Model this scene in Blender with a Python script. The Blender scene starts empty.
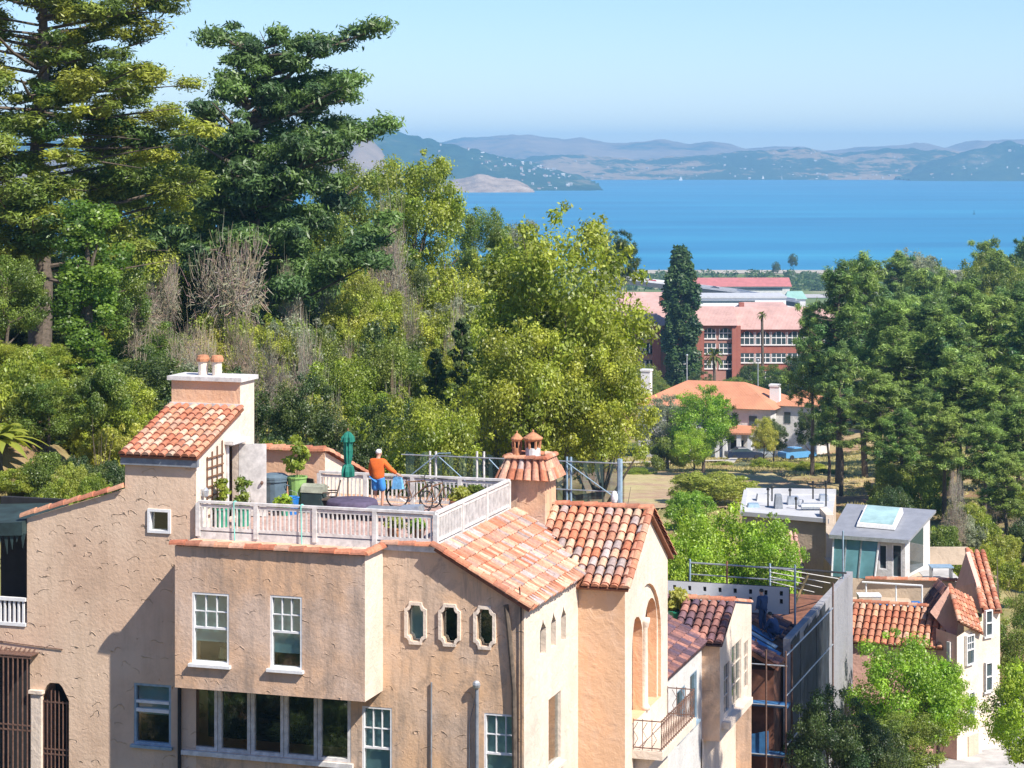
import bpy, math, random
import numpy as np
from mathutils import Vector, Matrix
from mathutils.geometry import tessellate_polygon, delaunay_2d_cdt
PI = math.pi
R = math.radians
random.seed(7)
scn = bpy.context.scene
COL = scn.collection

# ------------------------------------------------------------------ camera geometry
F, CX, HY, CAMZ = 2300.0, 512.0, 155.0, 85.0
ROT = R(-17.5)                        # the row of houses is turned by this angle
D1 = Vector((math.cos(ROT), math.sin(ROT), 0)); D2 = Vector((-math.sin(ROT), math.cos(ROT), 0))
OX, OY = 0.334, 64.0                  # corner of the big stucco house

def at(px, Y):                        # world x at image column px and distance Y
    return (px-CX)*Y/F
def zat(py, Y):
    return CAMZ-(py-HY)*Y/F
def W(u, v):                          # house grid -> world
    p = D1*u+D2*v
    return OX+p.x, OY+p.y
def U(px, v):                         # u of column px on the line v
    k = (px-CX)/F
    return (k*(OY+D2.y*v)-OX-D2.x*v)/(D1.x-k*D1.y)
def V(px, u):
    k = (px-CX)/F
    return (k*(OY+D1.y*u)-OX-D1.x*u)/(D2.x-k*D2.y)
def Z(py, u, v):
    return zat(py, W(u, v)[1])

def sstep(a, b, x):
    t = min(1, max(0, (x-a)/(b-a))); return t*t*(3-2*t)
PROF = [(-400,84),(0,80),(20,72),(45,62),(70,58.5),(90,57),(120,55),(200,54),(240,51.5),(290,47),(430,40),(600,27),(900,12),(1250,5),(1640,1.6),(1690,.3),(1730,-2.5),(9000,-2.8)]
def ground(x, y):
    for (a, za), (b, zb) in zip(PROF, PROF[1:]):
        if a <= y <= b:
            z = za+(zb-za)*(y-a)/(b-a); break
    else: z = -2.8
    z += 20*sstep(2, -24, x)*sstep(67, 84, y)*(1-sstep(140, 240, y))
    z += 5*sstep(30, 80, x)*sstep(150, 260, y)*(1-sstep(400, 700, y))
    return z

# ------------------------------------------------------------------ mesh helper
def inpoly(p, poly):
    x,y=p[0],p[1]; r=False
    for i in range(len(poly)):
        (x0,y0),(x1,y1)=poly[i-1],poly[i]
        if (y0>y)!=(y1>y) and x<(x1-x0)*(y-y0)/(y1-y0)+x0: r=not r
    return r
class MB:
    def __init__(s): s.v=[]; s.f=[]; s.m=[]; s.c=[]; s.o=False
    def add(s, vs, fs, mi=0, col=None):
        n=len(s.v); s.v += [tuple(p) for p in vs]
        for f in fs:
            s.f.append(tuple(i+n for i in f)); s.m.append(mi); s.c.append(col or (1,1,1))
        return s
    def box(s, x0,x1,y0,y1,z0,z1, mi=0, col=None):
        if x0>x1: x0,x1=x1,x0
        if y0>y1: y0,y1=y1,y0
        if z0>z1: z0,z1=z1,z0
        return s.add([(x0,y0,z0),(x1,y0,z0),(x1,y1,z0),(x0,y1,z0),(x0,y0,z1),(x1,y0,z1),(x1,y1,z1),(x0,y1,z1)],
              [(0,3,2,1),(4,5,6,7),(0,1,5,4),(1,2,6,5),(2,3,7,6),(3,0,4,7)], mi, col)
    def hexa(s, b, t, mi=0, col=None):       # 4 bottom, 4 top points, ccw from above
        return s.add(list(b)+list(t), [(0,3,2,1),(4,5,6,7),(0,1,5,4),(1,2,6,5),(2,3,7,6),(3,0,4,7)], mi, col)
    def bar(s, p0, p1, w, h=None, mi=0, up=(0,0,1), col=None):
        h = h or w; p0=Vector(p0); p1=Vector(p1); d=(p1-p0).normalized(); up=Vector(up)
        if abs(d.dot(up))>.99: up=Vector((1,0,0))
        a=d.cross(up).normalized()*w/2; b=a.cross(d).normalized()*h/2
        return s.hexa([p0-a-b,p0+a-b,p1+a-b,p1-a-b],[p0-a+b,p0+a+b,p1+a+b,p1-a+b], mi, col)
    def tube(s, pts, r, n=8, mi=0, cap=True, col=None):
        pts=[Vector(p) for p in pts]; rs = r if isinstance(r,(list,tuple)) else [r]*len(pts)
        vs=[]; fs=[]; ref=None
        for i,p in enumerate(pts):
            d=(pts[min(i+1,len(pts)-1)]-pts[max(i-1,0)]).normalized()
            if ref is None or abs(ref.dot(d))>.95:
                ref = Vector((1,0,0)) if abs(d.x)<.8 else Vector((0,1,0))
            a=d.cross(ref).normalized(); b=d.cross(a)
            for k in range(n):
                t=2*PI*k/n; vs.append(p+a*(math.cos(t)*rs[i])+b*(math.sin(t)*rs[i]))
        for i in range(len(pts)-1):
            for k in range(n):
                k2=(k+1)%n; fs.append((i*n+k,i*n+k2,(i+1)*n+k2,(i+1)*n+k))
        if cap: fs.append(tuple(range(n))[::-1]); fs.append(tuple((len(pts)-1)*n+k for k in range(n)))
        return s.add(vs,fs,mi,col)
    def lathe(s, prof, c=(0,0,0), n=14, mi=0, col=None, sx=1, sy=1):
        vs=[]; fs=[]
        for r,z in prof:
            for k in range(n):
                t=2*PI*k/n; vs.append((c[0]+math.cos(t)*r*sx,c[1]+math.sin(t)*r*sy,c[2]+z))
        for i in range(len(prof)-1):
            for k in range(n):
                k2=(k+1)%n; fs.append((i*n+k,i*n+k2,(i+1)*n+k2,(i+1)*n+k))
        if prof[0][0]>1e-4: fs.append(tuple(range(n))[::-1])
        if prof[-1][0]>1e-4: fs.append(tuple((len(prof)-1)*n+k for k in range(n)))
        return s.add(vs,fs,mi,col)
    def ball(s, c, rx, ry=None, rz=None, n=10, m=7, mi=0, col=None):
        ry=ry or rx; rz=rz or rx; prof=[(math.sin(PI*i/m),-math.cos(PI*i/m)) for i in range(m+1)]
        vs=[]; fs=[]
        for r,z in prof:
            for k in range(n):
                t=2*PI*k/n; vs.append((c[0]+math.cos(t)*r*rx,c[1]+math.sin(t)*r*ry,c[2]+z*rz))
        for i in range(m):
            for k in range(n):
                k2=(k+1)%n; fs.append((i*n+k,i*n+k2,(i+1)*n+k2,(i+1)*n+k))
        return s.add(vs,fs,mi,col)
    def poly(s, P, outer, holes=(), depth=.16, mi=0, mr=None, col=None):   # flat wall with openings; P(a,z,n)->xyz
        loops=[list(outer)]+[list(h) for h in holes]; pts=[]; ed=[]
        for l in loops:
            k=len(pts); pts+=[Vector((a,z)) for a,z in l]; ed+=[(k+i,k+(i+1)%len(l)) for i in range(len(l))]
        vo,_,fo,_,_,_=delaunay_2d_cdt(pts,ed,[],0,1e-5)
        keep=[]
        for t in fo:
            c=sum((vo[i] for i in t),Vector((0,0)))/len(t)
            if inpoly(c,outer) and not any(inpoly(c,h) for h in holes): keep.append(tuple(t))
        s.add([P(p.x,p.y,0) for p in vo],keep,mi,col)
        for h in holes:
            n=len(h); vs=[P(a,z,0) for a,z in h]+[P(a,z,-depth) for a,z in h]
            s.add(vs,[(i,(i+1)%n,n+(i+1)%n,n+i) for i in range(n)], mi if mr is None else mr, col)
        return s
    def prism(s, pts, vec, mi=0, col=None):   # closed solid from a 3D outline
        vec=Vector(vec); pts=[Vector(p) for p in pts]; n=len(pts)
        tris=tessellate_polygon([pts])
        vs=pts+[p+vec for p in pts]
        fs=[tuple(t) for t in tris]+[tuple(n+i for i in t[::-1]) for t in tris]+[(i,(i+1)%n,n+(i+1)%n,n+i) for i in range(n)]
        return s.add(vs,fs,mi,col)
    def mesh(s, name, mats, smooth=False):
        me=bpy.data.meshes.new(name); me.from_pydata(s.v,[],s.f)
        mats = mats if isinstance(mats,(list,tuple)) else [mats]
        for m in mats: me.materials.append(m)
        if len(mats)>1: me.polygons.foreach_set('material_index',s.m)
        a=me.attributes.new('Col','FLOAT_COLOR','FACE')
        a.data.foreach_set('color',np.array([(c[0],c[1],c[2],1) for c in s.c],dtype=np.float32).ravel())
        if smooth: me.polygons.foreach_set('use_smooth',[True]*len(s.f))
        me.update(); return me
    def build(s, name, mats, parent=None, smooth=False, label=None):
        o=bpy.data.objects.new(name,s.mesh(name,mats,smooth)); COL.objects.link(o)
        if parent: o.parent=parent
        if label: o['label']=label
        return o

def thing(name, label, cat, loc=(0,0,0), rz=0, group=None, scale=None):
    o=bpy.data.objects.new(name,None); COL.objects.link(o); o.location=loc; o.rotation_euler=(0,0,rz)
    o.empty_display_size=.3
    if scale: o.scale=scale
    return tag(o,label,cat,group)
def tag(o, label, cat, group=None):
    o['label']=label; o['category']=cat
    if group: o['group']=group
    return o
def copy_tree(o, parent=None):
    c=o.copy(); COL.objects.link(c); c.parent=parent
    for ch in list(o.children): copy_tree(ch,c)
    return c
def kind(o, k): o['kind']=k; return o
def orient(obj):      # consistent outward normals
    import bmesh
    bm=bmesh.new(); bm.from_mesh(obj.data); bmesh.ops.recalc_face_normals(bm,faces=bm.faces); bm.to_mesh(obj.data); bm.free(); return obj

# ------------------------------------------------------------------ materials
def newmat(name):
    m=bpy.data.materials.new(name); m.use_nodes=True; nt=m.node_tree
    return m, nt, nt.nodes['Principled BSDF']
def N(nt, t, **kw):
    n=nt.nodes.new(t)
    for k,v in kw.items():
        if k in n.inputs: n.inputs[k].default_value=v
        else: setattr(n,k,v)
    return n
def L(nt, a, b): nt.links.new(a,b)
def ramp(nt, fac, stops, interp='LINEAR'):
    r=nt.nodes.new('ShaderNodeValToRGB'); e=r.color_ramp.elements; r.color_ramp.interpolation=interp
    while len(e)<len(stops): e.new(.5)
    for i,(p,c) in enumerate(stops):
        e[i].position=p; e[i].color=(c[0],c[1],c[2],1) if isinstance(c,(tuple,list)) else (c,c,c,1)
    L(nt,fac,r.inputs[0]); return r.outputs[0]
def noise(nt, scale, detail=5, rough=.55, vec=None, dist=0):
    n=N(nt,'ShaderNodeTexNoise',Scale=scale,Detail=detail,Roughness=rough,Distortion=dist)
    if vec: L(nt,vec,n.inputs['Vector'])
    return n.outputs['Fac']
def objco(nt, scale=None):
    tc=nt.nodes.new('ShaderNodeTexCoord')
    if scale is None: return tc.outputs['Object']
    mp=N(nt,'ShaderNodeMapping'); mp.inputs['Scale'].default_value=scale; L(nt,tc.outputs['Object'],mp.inputs[0]); return mp.outputs[0]
def mix(nt, fac, a, b, mode='MIX'):
    m=N(nt,'ShaderNodeMix',data_type='RGBA',blend_type=mode)
    for i,x in ((0,fac),(6,a),(7,b)):
        if isinstance(x,(int,float)): m.inputs[i].default_value=x
        elif isinstance(x,tuple): m.inputs[i].default_value=(x[0],x[1],x[2],1)
        else: L(nt,x,m.inputs[i])
    return m.outputs[2]
def bump(nt, p, h, strength=.4, dist=.02):
    b=N(nt,'ShaderNodeBump',Strength=strength,Distance=dist); L(nt,h,b.inputs['Height']); L(nt,b.outputs[0],p.inputs['Normal']); return b

def plain(name, c, rough=.6, metal=0, var=.25, scale=6):
    m,nt,p=newmat(name); co=objco(nt)
    f=noise(nt,scale,4,.6,co)
    L(nt,ramp(nt,f,[(.3,tuple(x*(1-var) for x in c)),(.7,tuple(min(1,x*(1+var*.6)) for x in c))]),p.inputs['Base Color'])
    p.inputs['Roughness'].default_value=rough; p.inputs['Metallic'].default_value=metal
    return m
def stucco(name, c, stain=(.2,.16,.13), amt=.55, strokes=.0, warm=None):
    m,nt,p=newmat(name); co=objco(nt)
    big=noise(nt,.55,6,.62,co); fine=noise(nt,9,5,.65,co)
    streak=noise(nt,1,5,.7,objco(nt,(2.6,2.6,.32)))
    col=ramp(nt,big,[(.28,tuple(x*.78 for x in c)),(.5,c),(.72,tuple(min(1,x*1.13) for x in c))])
    if warm: col=mix(nt,ramp(nt,noise(nt,.38,4,.6,co),[(.42,0.),(.6,.8)]),col,warm)
    col=mix(nt,ramp(nt,streak,[(.48,0.),(.72,amt)]),col,stain)
    col=mix(nt,ramp(nt,noise(nt,1.1,8,.72,co,.6),[(.50,0.),(.68,amt*.75)]),col,stain)
    col=mix(nt,ramp(nt,noise(nt,22,3,.7,co),[(.60,0.),(.72,amt*.45)]),col,tuple(x*.45 for x in c))
    h=fine
    if strokes:
        cs=objco(nt,(1.7,1.7,2.3)); wob=N(nt,'ShaderNodeTexNoise',Scale=1.3,Detail=2.0); L(nt,cs,wob.inputs['Vector'])
        wv=N(nt,'ShaderNodeVectorMath',operation='MULTIPLY_ADD'); L(nt,wob.outputs['Color'],wv.inputs[0]); wv.inputs[1].default_value=(.9,.9,.9); L(nt,cs,wv.inputs[2])
        vo=N(nt,'ShaderNodeTexVoronoi',Scale=1.0); L(nt,wv.outputs[0],vo.inputs['Vector'])
        rr=ramp(nt,vo.outputs['Distance'],[(.30,0.),(.345,1.),(.36,1.),(.375,0.)])
        sub=N(nt,'ShaderNodeVectorMath',operation='SUBTRACT'); L(nt,wv.outputs[0],sub.inputs[0]); L(nt,vo.outputs['Position'],sub.inputs[1])
        sx=N(nt,'ShaderNodeSeparateXYZ'); L(nt,sub.outputs[0],sx.inputs[0])
        up=ramp(nt,sx.outputs[2],[(.05,0.),(.18,1.)])
        brk=ramp(nt,noise(nt,2.3,2,.5,co),[(.38,0.),(.48,1.)] if strokes>.8 else [(.46,0.),(.56,1.)])
        a=N(nt,'ShaderNodeMath',operation='MULTIPLY'); L(nt,rr,a.inputs[0]); L(nt,up,a.inputs[1])
        b=N(nt,'ShaderNodeMath',operation='MULTIPLY'); L(nt,a.outputs[0],b.inputs[0]); L(nt,brk,b.inputs[1])
        g=N(nt,'ShaderNodeMath',operation='MULTIPLY_ADD'); L(nt,b.outputs[0],g.inputs[0]); g.inputs[1].default_value=1.7*strokes; L(nt,fine,g.inputs[2]); h=g.outputs[0]
        col=mix(nt,ramp(nt,b.outputs[0],[(.2,0.),(1,.34*strokes)]),col,tuple(x*.36 for x in c))
    else:
        lump=noise(nt,2.2,3,.5,co,1.2)
        g=N(nt,'ShaderNodeMath',operation='MULTIPLY_ADD'); L(nt,lump,g.inputs[0]); g.inputs[1].default_value=1.6; L(nt,fine,g.inputs[2]); h=g.outputs[0]
    L(nt,col,p.inputs['Base Color']); p.inputs['Roughness'].default_value=.92; p.inputs['Specular IOR Level'].default_value=.15
    bump(nt,p,h,.55,.035); return m
def attrmat(name, rough=.75, var=.35, scale=14, spec=.25):     # per-face colour with grain
    m,nt,p=newmat(name); a=N(nt,'ShaderNodeAttribute',attribute_name='Col'); co=objco(nt)
    f=noise(nt,scale,5,.65,co)
    L(nt,mix(nt,1.0,a.outputs['Color'],ramp(nt,f,[(.3,1-var),(.7,1+var*.3)]),'MULTIPLY'),p.inputs['Base Color'])
    p.inputs['Roughness'].default_value=rough; p.inputs['Specular IOR Level'].default_value=spec
    bump(nt,p,f,.3,.01); return m
def leafmat(name, trans=.35, hue=.025, val=.25):
    m,nt,p=newmat(name); nt.nodes.remove(p); out=nt.nodes['Material Output']
    a=N(nt,'ShaderNodeAttribute',attribute_name='Col'); oi=N(nt,'ShaderNodeObjectInfo')
    hs=N(nt,'ShaderNodeHueSaturation')
    mr=N(nt,'ShaderNodeMapRange'); L(nt,oi.outputs['Random'],mr.inputs[0]); mr.inputs[3].default_value=.5-hue*.2; mr.inputs[4].default_value=.5+hue
    mv=N(nt,'ShaderNodeMapRange'); L(nt,oi.outputs['Random'],mv.inputs[0]); mv.inputs[3].default_value=1+val; mv.inputs[4].default_value=1-val
    L(nt,mr.outputs[0],hs.inputs['Hue']); L(nt,mv.outputs[0],hs.inputs['Value']); L(nt,a.outputs['Color'],hs.inputs['Color'])
    d=N(nt,'ShaderNodeBsdfDiffuse'); t=N(nt,'ShaderNodeBsdfTranslucent'); g=N(nt,'ShaderNodeBsdfGlossy',Roughness=.45)
    br=N(nt,'ShaderNodeHueSaturation',Value=1.5,Saturation=1.1); L(nt,hs.outputs[0],br.inputs['Color'])
    L(nt,hs.outputs[0],d.inputs[0]); L(nt,br.outputs[0],t.inputs[0])
    m1=N(nt,'ShaderNodeMixShader',Fac=trans); L(nt,d.outputs[0],m1.inputs[1]); L(nt,t.outputs[0],m1.inputs[2])
    m2=N(nt,'ShaderNodeMixShader',Fac=.035); L(nt,m1.outputs[0],m2.inputs[1]); L(nt,g.outputs[0],m2.inputs[2])
    L(nt,m2.outputs[0],out.inputs[0]); return m
def glassmat(name, tint=(.85,.95,.95), clear=.92, refl=.10):
    m,nt,p=newmat(name); nt.nodes.remove(p); out=nt.nodes['Material Output']
    t=N(nt,'ShaderNodeBsdfTransparent'); t.inputs[0].default_value=(*[x*clear for x in tint],1)
    g=N(nt,'ShaderNodeBsdfGlossy',Roughness=.04); lw=N(nt,'ShaderNodeLayerWeight',Blend=.35); fr=N(nt,'ShaderNodeMapRange'); L(nt,lw.outputs['Facing'],fr.inputs[0]); fr.inputs[3].default_value=refl; fr.inputs[4].default_value=.7
    mx=N(nt,'ShaderNodeMixShader'); L(nt,fr.outputs[0],mx.inputs[0]); L(nt,t.outputs[0],mx.inputs[1]); L(nt,g.outputs[0],mx.inputs[2]); L(nt,mx.outputs[0],out.inputs[0]); return m
M={}
M['leaf']=leafmat('foliage',.45,.025,.10); M['needle']=leafmat('needles',.32,.02,.12)
M['tile']=attrmat('clay_tile',.8,.4,11); M['paintvar']=attrmat('painted_parts',.6,.15,8)
M['bark']=plain('bark',(.13,.10,.075),.95,0,.5,7); M['barkgrey']=plain('weathered_bark',(.33,.29,.26),.95,0,.4,6)
M['stucco_left']=stucco('trowelled_stucco',(.68,.475,.335),(.38,.27,.18),.3,1.0,(.74,.55,.40))
M['stucco_bay']=stucco('stained_stucco',(.665,.485,.37),(.28,.22,.18),.65,.5,(.71,.43,.25))
M['stucco_front']=stucco('weathered_front_stucco',(.635,.465,.34),(.25,.20,.16),.85,.7,(.74,.46,.26))
M['stucco_orange']=stucco('orange_stucco',(.72,.43,.26),(.62,.46,.36),.45,0,(.64,.42,.27))
M['stucco_cream']=stucco('cream_stucco',(.74,.62,.51),(.48,.38,.31),.3,0)
M['stucco_pink']=stucco('pink_stucco',(.70,.42,.34),(.5,.3,.22),.35,0)
M['stucco_white']=stucco('white_stucco',(.62,.60,.57),(.40,.37,.34),.3,0)
M['stucco_tan']=stucco('tan_stucco',(.56,.45,.34),(.35,.28,.22),.3,0)
M['grey_render']=stucco('grey_render',(.32,.315,.33),(.2,.2,.22),.5,0)
M['white_paint']=plain('white_paint',(.78,.77,.76),.5,0,.14,9)
M['weathered_paint']=plain('weathered_white_paint',(.66,.63,.60),.65,0,.3,5)
M['brown_wood']=plain('brown_wood',(.20,.10,.05),.75,0,.4,5)
M['red_brown']=plain('exposed_sheathing',(.22,.09,.05),.85,0,.5,2)
M['dark']=plain('dark_interior',(.018,.017,.018),.9,0,.3,3)
M['iron']=plain('rusted_iron',(.17,.095,.07),.7,.2,.4,12)
M['steel']=plain('galvanised_steel',(.50,.53,.56),.45,.6,.25,6)
M['bluepipe']=plain('blue_grey_pipe',(.30,.42,.52),.5,.2,.25,6)
M['lead']=plain('grey_fascia',(.22,.24,.27),.7,0,.3,5)
M['blind']=plain('blind_fabric',(.50,.62,.64),.8,0,.12,3)
M['glass']=glassmat('window_glass'); M['glassdark']=plain('dark_glass',(.05,.075,.085),.06,0,.3,.6)
M['terracotta']=plain('terracotta',(.50,.22,.11),.8,0,.35,9)
M['concrete']=plain('concrete',(.45,.43,.41),.9,0,.3,1.2)
M['asphalt']=plain('asphalt',(.055,.055,.058),.9,0,.3,2)
M['dark_layer']=plain('added_dark_layer',(.022,.03,.042),.8,0,.6,1.5)  # colour of the added dark ragged sheets on the grey wall
M['deck']=plain('deck_boards',(.46,.30,.25),.8,0,.35,3)
M['roofwhite']=plain('white_membrane',(.50,.50,.51),.7,0,.15,.7)
M['roofgrey']=plain('grey_metal_roof',(.33,.34,.37),.5,.3,.15,2)
M['net']=plain('dark_canvas',(.022,.045,.045),.8,0,.5,2)
def meshnet():
    m,nt,p=newmat('open_netting'); out=nt.nodes['Material Output']; t=N(nt,'ShaderNodeBsdfTransparent'); mx=N(nt,'ShaderNodeMixShader')
    f=noise(nt,1.3,3,.6,objco(nt)); L(nt,ramp(nt,f,[(.3,.35),(.7,.75)]),mx.inputs[0]); L(nt,t.outputs[0],mx.inputs[1]); L(nt,p.outputs[0],mx.inputs[2]); L(nt,mx.outputs[0],out.inputs[0])
    p.inputs['Base Color'].default_value=(.03,.06,.06,1); return m
M['opennet']=meshnet()
M['tarp']=plain('blue_sheet',(.04,.15,.33),.6,0,.35,3)
M['black']=plain('black_rubber',(.018,.018,.02),.6,0,.2,8)
M['chrome']=plain('bare_metal',(.55,.56,.58),.3,.9,.1,8)
M['skin']=plain('skin',(.50,.27,.18),.6,0,.12,9)
M['hair']=plain('white_hair',(.72,.70,.68),.8,0,.15,20)
M['orange']=plain('orange_fabric',(.72,.14,.02),.85,0,.22,7)
M['blue']=plain('blue_fabric',(.05,.25,.62),.85,0,.22,7)
M['navy']=plain('navy_workwear',(.02,.05,.13),.85,0,.3,7)
M['teal']=plain('teal_canvas',(.008,.17,.12),.8,0,.3,7)
M['purple']=plain('purple_cloth',(.09,.07,.12),.85,0,.35,5)
M['bluegrey']=plain('bluegrey_plastic',(.11,.16,.20),.5,0,.25,4)
M['brightblue']=plain('blue_plastic',(.02,.17,.50),.4,0,.2,4)
M['greenpot']=plain('green_glaze',(.03,.28,.18),.3,0,.3,6)
M['limepot']=plain('lime_plastic',(.25,.42,.12),.5,0,.2,6)
M['aqua']=plain('aqua_cord',(.20,.60,.52),.7,0,.2,6)
def brick(name):
    m,nt,p=newmat(name); co=objco(nt)
    b=N(nt,'ShaderNodeTexBrick',Scale=2.2); L(nt,objco(nt,(1,1,1)),b.inputs['Vector'])
    b.inputs['Color1'].default_value=(.33,.125,.09,1); b.inputs['Color2'].default_value=(.29,.085,.06,1); b.inputs['Mortar'].default_value=(.38,.27,.23,1)
    L(nt,mix(nt,.55,b.outputs[0],ramp(nt,noise(nt,.5,4,.6,co),[(.3,(.26,.08,.06)),(.7,(.42,.14,.10))])),p.inputs['Base Color']); p.inputs['Roughness'].default_value=.9; return m
M['brick']=brick('red_brick')
def seamroof(name, c, scale=3.0, axis='X'):
    m,nt,p=newmat(name); co=objco(nt); w=N(nt,'ShaderNodeTexWave',Scale=scale,Distortion=.6,bands_direction=axis); L(nt,co,w.inputs['Vector'])
    col=mix(nt,.8,ramp(nt,w.outputs['Fac'],[(.1,tuple(x*.6 for x in c)),(.55,c)]),ramp(nt,noise(nt,.35,6,.7,co),[(.3,tuple(x*.72 for x in c)),(.7,tuple(min(1,x*1.2) for x in c))]),'MIX')
    L(nt,col,p.inputs['Base Color']); p.inputs['Roughness'].default_value=.85; bump(nt,p,w.outputs['Fac'],.4,.05); return m
M['roof_pink']=seamroof('weathered_pink_tile_roof',(.50,.31,.27),1.2,'X'); M['roof_orange']=seamroof('orange_tile_roof',(.56,.24,.13),1.6,'X'); M['roof_red']=seamroof('red_shed_roof',(.46,.15,.14),.8,'X')
# ------------------------------------------------------------------ world, sun, camera
SUNL = Vector((2.8,-1.4,3.3)).normalized()
SUN = (D1*SUNL.x+D2*SUNL.y+Vector((0,0,SUNL.z)))
w=bpy.data.worlds.new('World'); scn.world=w; w.use_nodes=True; nt=w.node_tree
bg=nt.nodes['Background']; sky=nt.nodes.new('ShaderNodeTexSky'); sky.sky_type='NISHITA'; sky.sun_disc=False
sky.sun_elevation=math.asin(SUN.z); sky.sun_rotation=math.atan2(SUN.x,SUN.y); sky.altitude=80
sky.air_density=1.0; sky.dust_density=.0; sky.ozone_density=6.0
tn=mix(nt,1.0,sky.outputs[0],(.865,.91,1.075),'MULTIPLY'); L(nt,tn,bg.inputs[0]); bg.inputs[1].default_value=.096
sl=bpy.data.lights.new('sun','SUN'); sl.energy=5.0; sl.angle=R(.53); sl.color=(1,.94,.85)
so=bpy.data.objects.new('sun',sl); COL.objects.link(so); so.rotation_euler=(-SUN).to_track_quat('-Z','Y').to_euler(); so.location=(60,-60,200)
cd=bpy.data.cameras.new('camera'); cam=bpy.data.objects.new('camera',cd); COL.objects.link(cam); scn.camera=cam
cam.location=(0,0,CAMZ); cam.rotation_euler=(R(90),0,0); cd.sensor_fit='HORIZONTAL'; cd.sensor_width=36; cd.lens=F/1024*36
cd.shift_x=0; cd.shift_y=(HY-384)/1024; cd.clip_start=.5; cd.clip_end=60000
scn.view_settings.view_transform='Standard'; scn.view_settings.look='None'; scn.view_settings.exposure=.68; scn.view_settings.gamma=1
scn.render.engine='CYCLES'; scn.cycles.max_bounces=8; scn.cycles.transparent_max_bounces=12; scn.cycles.volume_bounces=0

# ------------------------------------------------------------------ terrain, water, hills
def grid(name, xs, ys, hf, mat, smooth=True):
    nx,ny=len(xs),len(ys); vs=[(x,y,hf(x,y)) for y in ys for x in xs]
    fs=[(j*nx+i,j*nx+i+1,(j+1)*nx+i+1,(j+1)*nx+i) for j in range(ny-1) for i in range(nx-1)]
    mb=MB(); mb.add(vs,fs); return kind(mb.build(name,mat,None,smooth),'structure')
def groundmat():
    m,nt,p=newmat('hillside_ground'); co=objco(nt)
    a=noise(nt,.06,6,.65,co); b=noise(nt,1.2,6,.7,co); c=noise(nt,.022,4,.6,co)
    dry=ramp(nt,b,[(.3,(.36,.25,.11)),(.5,(.48,.37,.18)),(.7,(.56,.47,.26))])
    soil=ramp(nt,b,[(.3,(.22,.12,.07)),(.7,(.40,.25,.16))])
    grn=ramp(nt,b,[(.3,(.05,.075,.02)),(.7,(.15,.18,.05))])
    col=mix(nt,ramp(nt,a,[(.44,0.),(.54,1.)]),dry,soil)
    col=mix(nt,ramp(nt,c,[(.46,0.),(.58,1.)]),col,grn)
    sx=N(nt,'ShaderNodeSeparateXYZ'); L(nt,co,sx.inputs[0])
    far=N(nt,'ShaderNodeMapRange'); L(nt,sx.outputs[1],far.inputs[0]); far.inputs[1].default_value=420; far.inputs[2].default_value=700
    col=mix(nt,far.outputs[0],col,ramp(nt,noise(nt,.012,5,.6,co),[(.4,(.10,.16,.05)),(.55,(.16,.20,.08)),(.66,(.42,.36,.27))]))
    L(nt,col,p.inputs['Base Color']); p.inputs['Roughness'].default_value=1; p.inputs['Specular IOR Level'].default_value=.05; bump(nt,p,b,.8,.15); return m
M['ground']=groundmat()
xs=[-4000,-2500,-1500,-900,-500,-300,-200,-150,-120]+list(range(-100,101,4))+[120,150,200,300,500,900,1500,2500,4000]
ys=list(range(-300,0,60))+list(range(0,60,10))+list(range(60,300,4))+list(range(300,700,20))+list(range(700,1640,40))+list(range(1640,1760,15))+[2000,2600]
rg=random.Random(3)
grid('ground',xs,ys,lambda x,y: ground(x,y)+(rg.uniform(-.25,.25) if 100<y<600 else 0),M['ground'])
def watermat():
    m,nt,p=newmat('bay_water'); co=objco(nt,(.25,1,1))
    f=noise(nt,.004,6,.6,co); 
    L(nt,ramp(nt,f,[(.34,(.008,.135,.26)),(.48,(.010,.175,.325)),(.56,(.014,.205,.355)),(.7,(.03,.28,.42))]),p.inputs['Base Color'])
    p.inputs['Roughness'].default_value=.38; p.inputs['IOR'].default_value=1.33
    bump(nt,p,noise(nt,.05,5,.6,objco(nt,(.5,1,1))),.5,2.0); return m
M['water']=watermat()
mb=MB(); mb.add([(-4800,1600,0),(4800,1600,0),(4800,12500,0),(-4800,12500,0)],[(0,1,2,3)]); kind(mb.build('water',M['water']),'structure')
def hillmat(name, cols, scale, bumpd=12):
    m,nt,p=newmat(name); co=objco(nt); f=noise(nt,scale,7,.68,co); g=noise(nt,scale*9,4,.7,co)
    s=N(nt,'ShaderNodeMath',operation='MULTIPLY_ADD'); L(nt,g,s.inputs[0]); s.inputs[1].default_value=.35; L(nt,f,s.inputs[2])
    L(nt,ramp(nt,s.outputs[0],cols),p.inputs['Base Color']); p.inputs['Roughness'].default_value=1; p.inputs['Specular IOR Level'].default_value=0
    bump(nt,p,g,.7,bumpd); return m
forest=[(.5,(.010,.035,.035)),(.62,(.018,.055,.045)),(.76,(.035,.075,.05)),(.88,(.20,.17,.12))]
M['hill_forest']=hillmat('far_wooded_hill',forest,.0022)
M['hill_mixed']=hillmat('far_grass_and_wood_hill',[(.5,(.015,.04,.022)),(.68,(.03,.06,.03)),(.72,(.26,.18,.10)),(.9,(.36,.25,.15))],.0019)
M['hill_brown']=hillmat('far_dry_grass_hill',[(.52,(.04,.06,.04)),(.62,(.20,.14,.09)),(.8,(.31,.22,.145))],.0016)
M['cliff']=hillmat('bare_cliff',[(.5,(.20,.13,.09)),(.7,(.38,.28,.2)),(.85,(.5,.38,.28))],.02,6)
from mathutils import noise as mn
def interp(pts, x):
    if x<=pts[0][0]: return pts[0][1]
    for (a,b),(c,d) in zip(pts,pts[1:]):
        if x<=c:
            t=(x-a)/(c-a); return b+(d-b)*t
    return pts[-1][1]
HILLF={}
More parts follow.
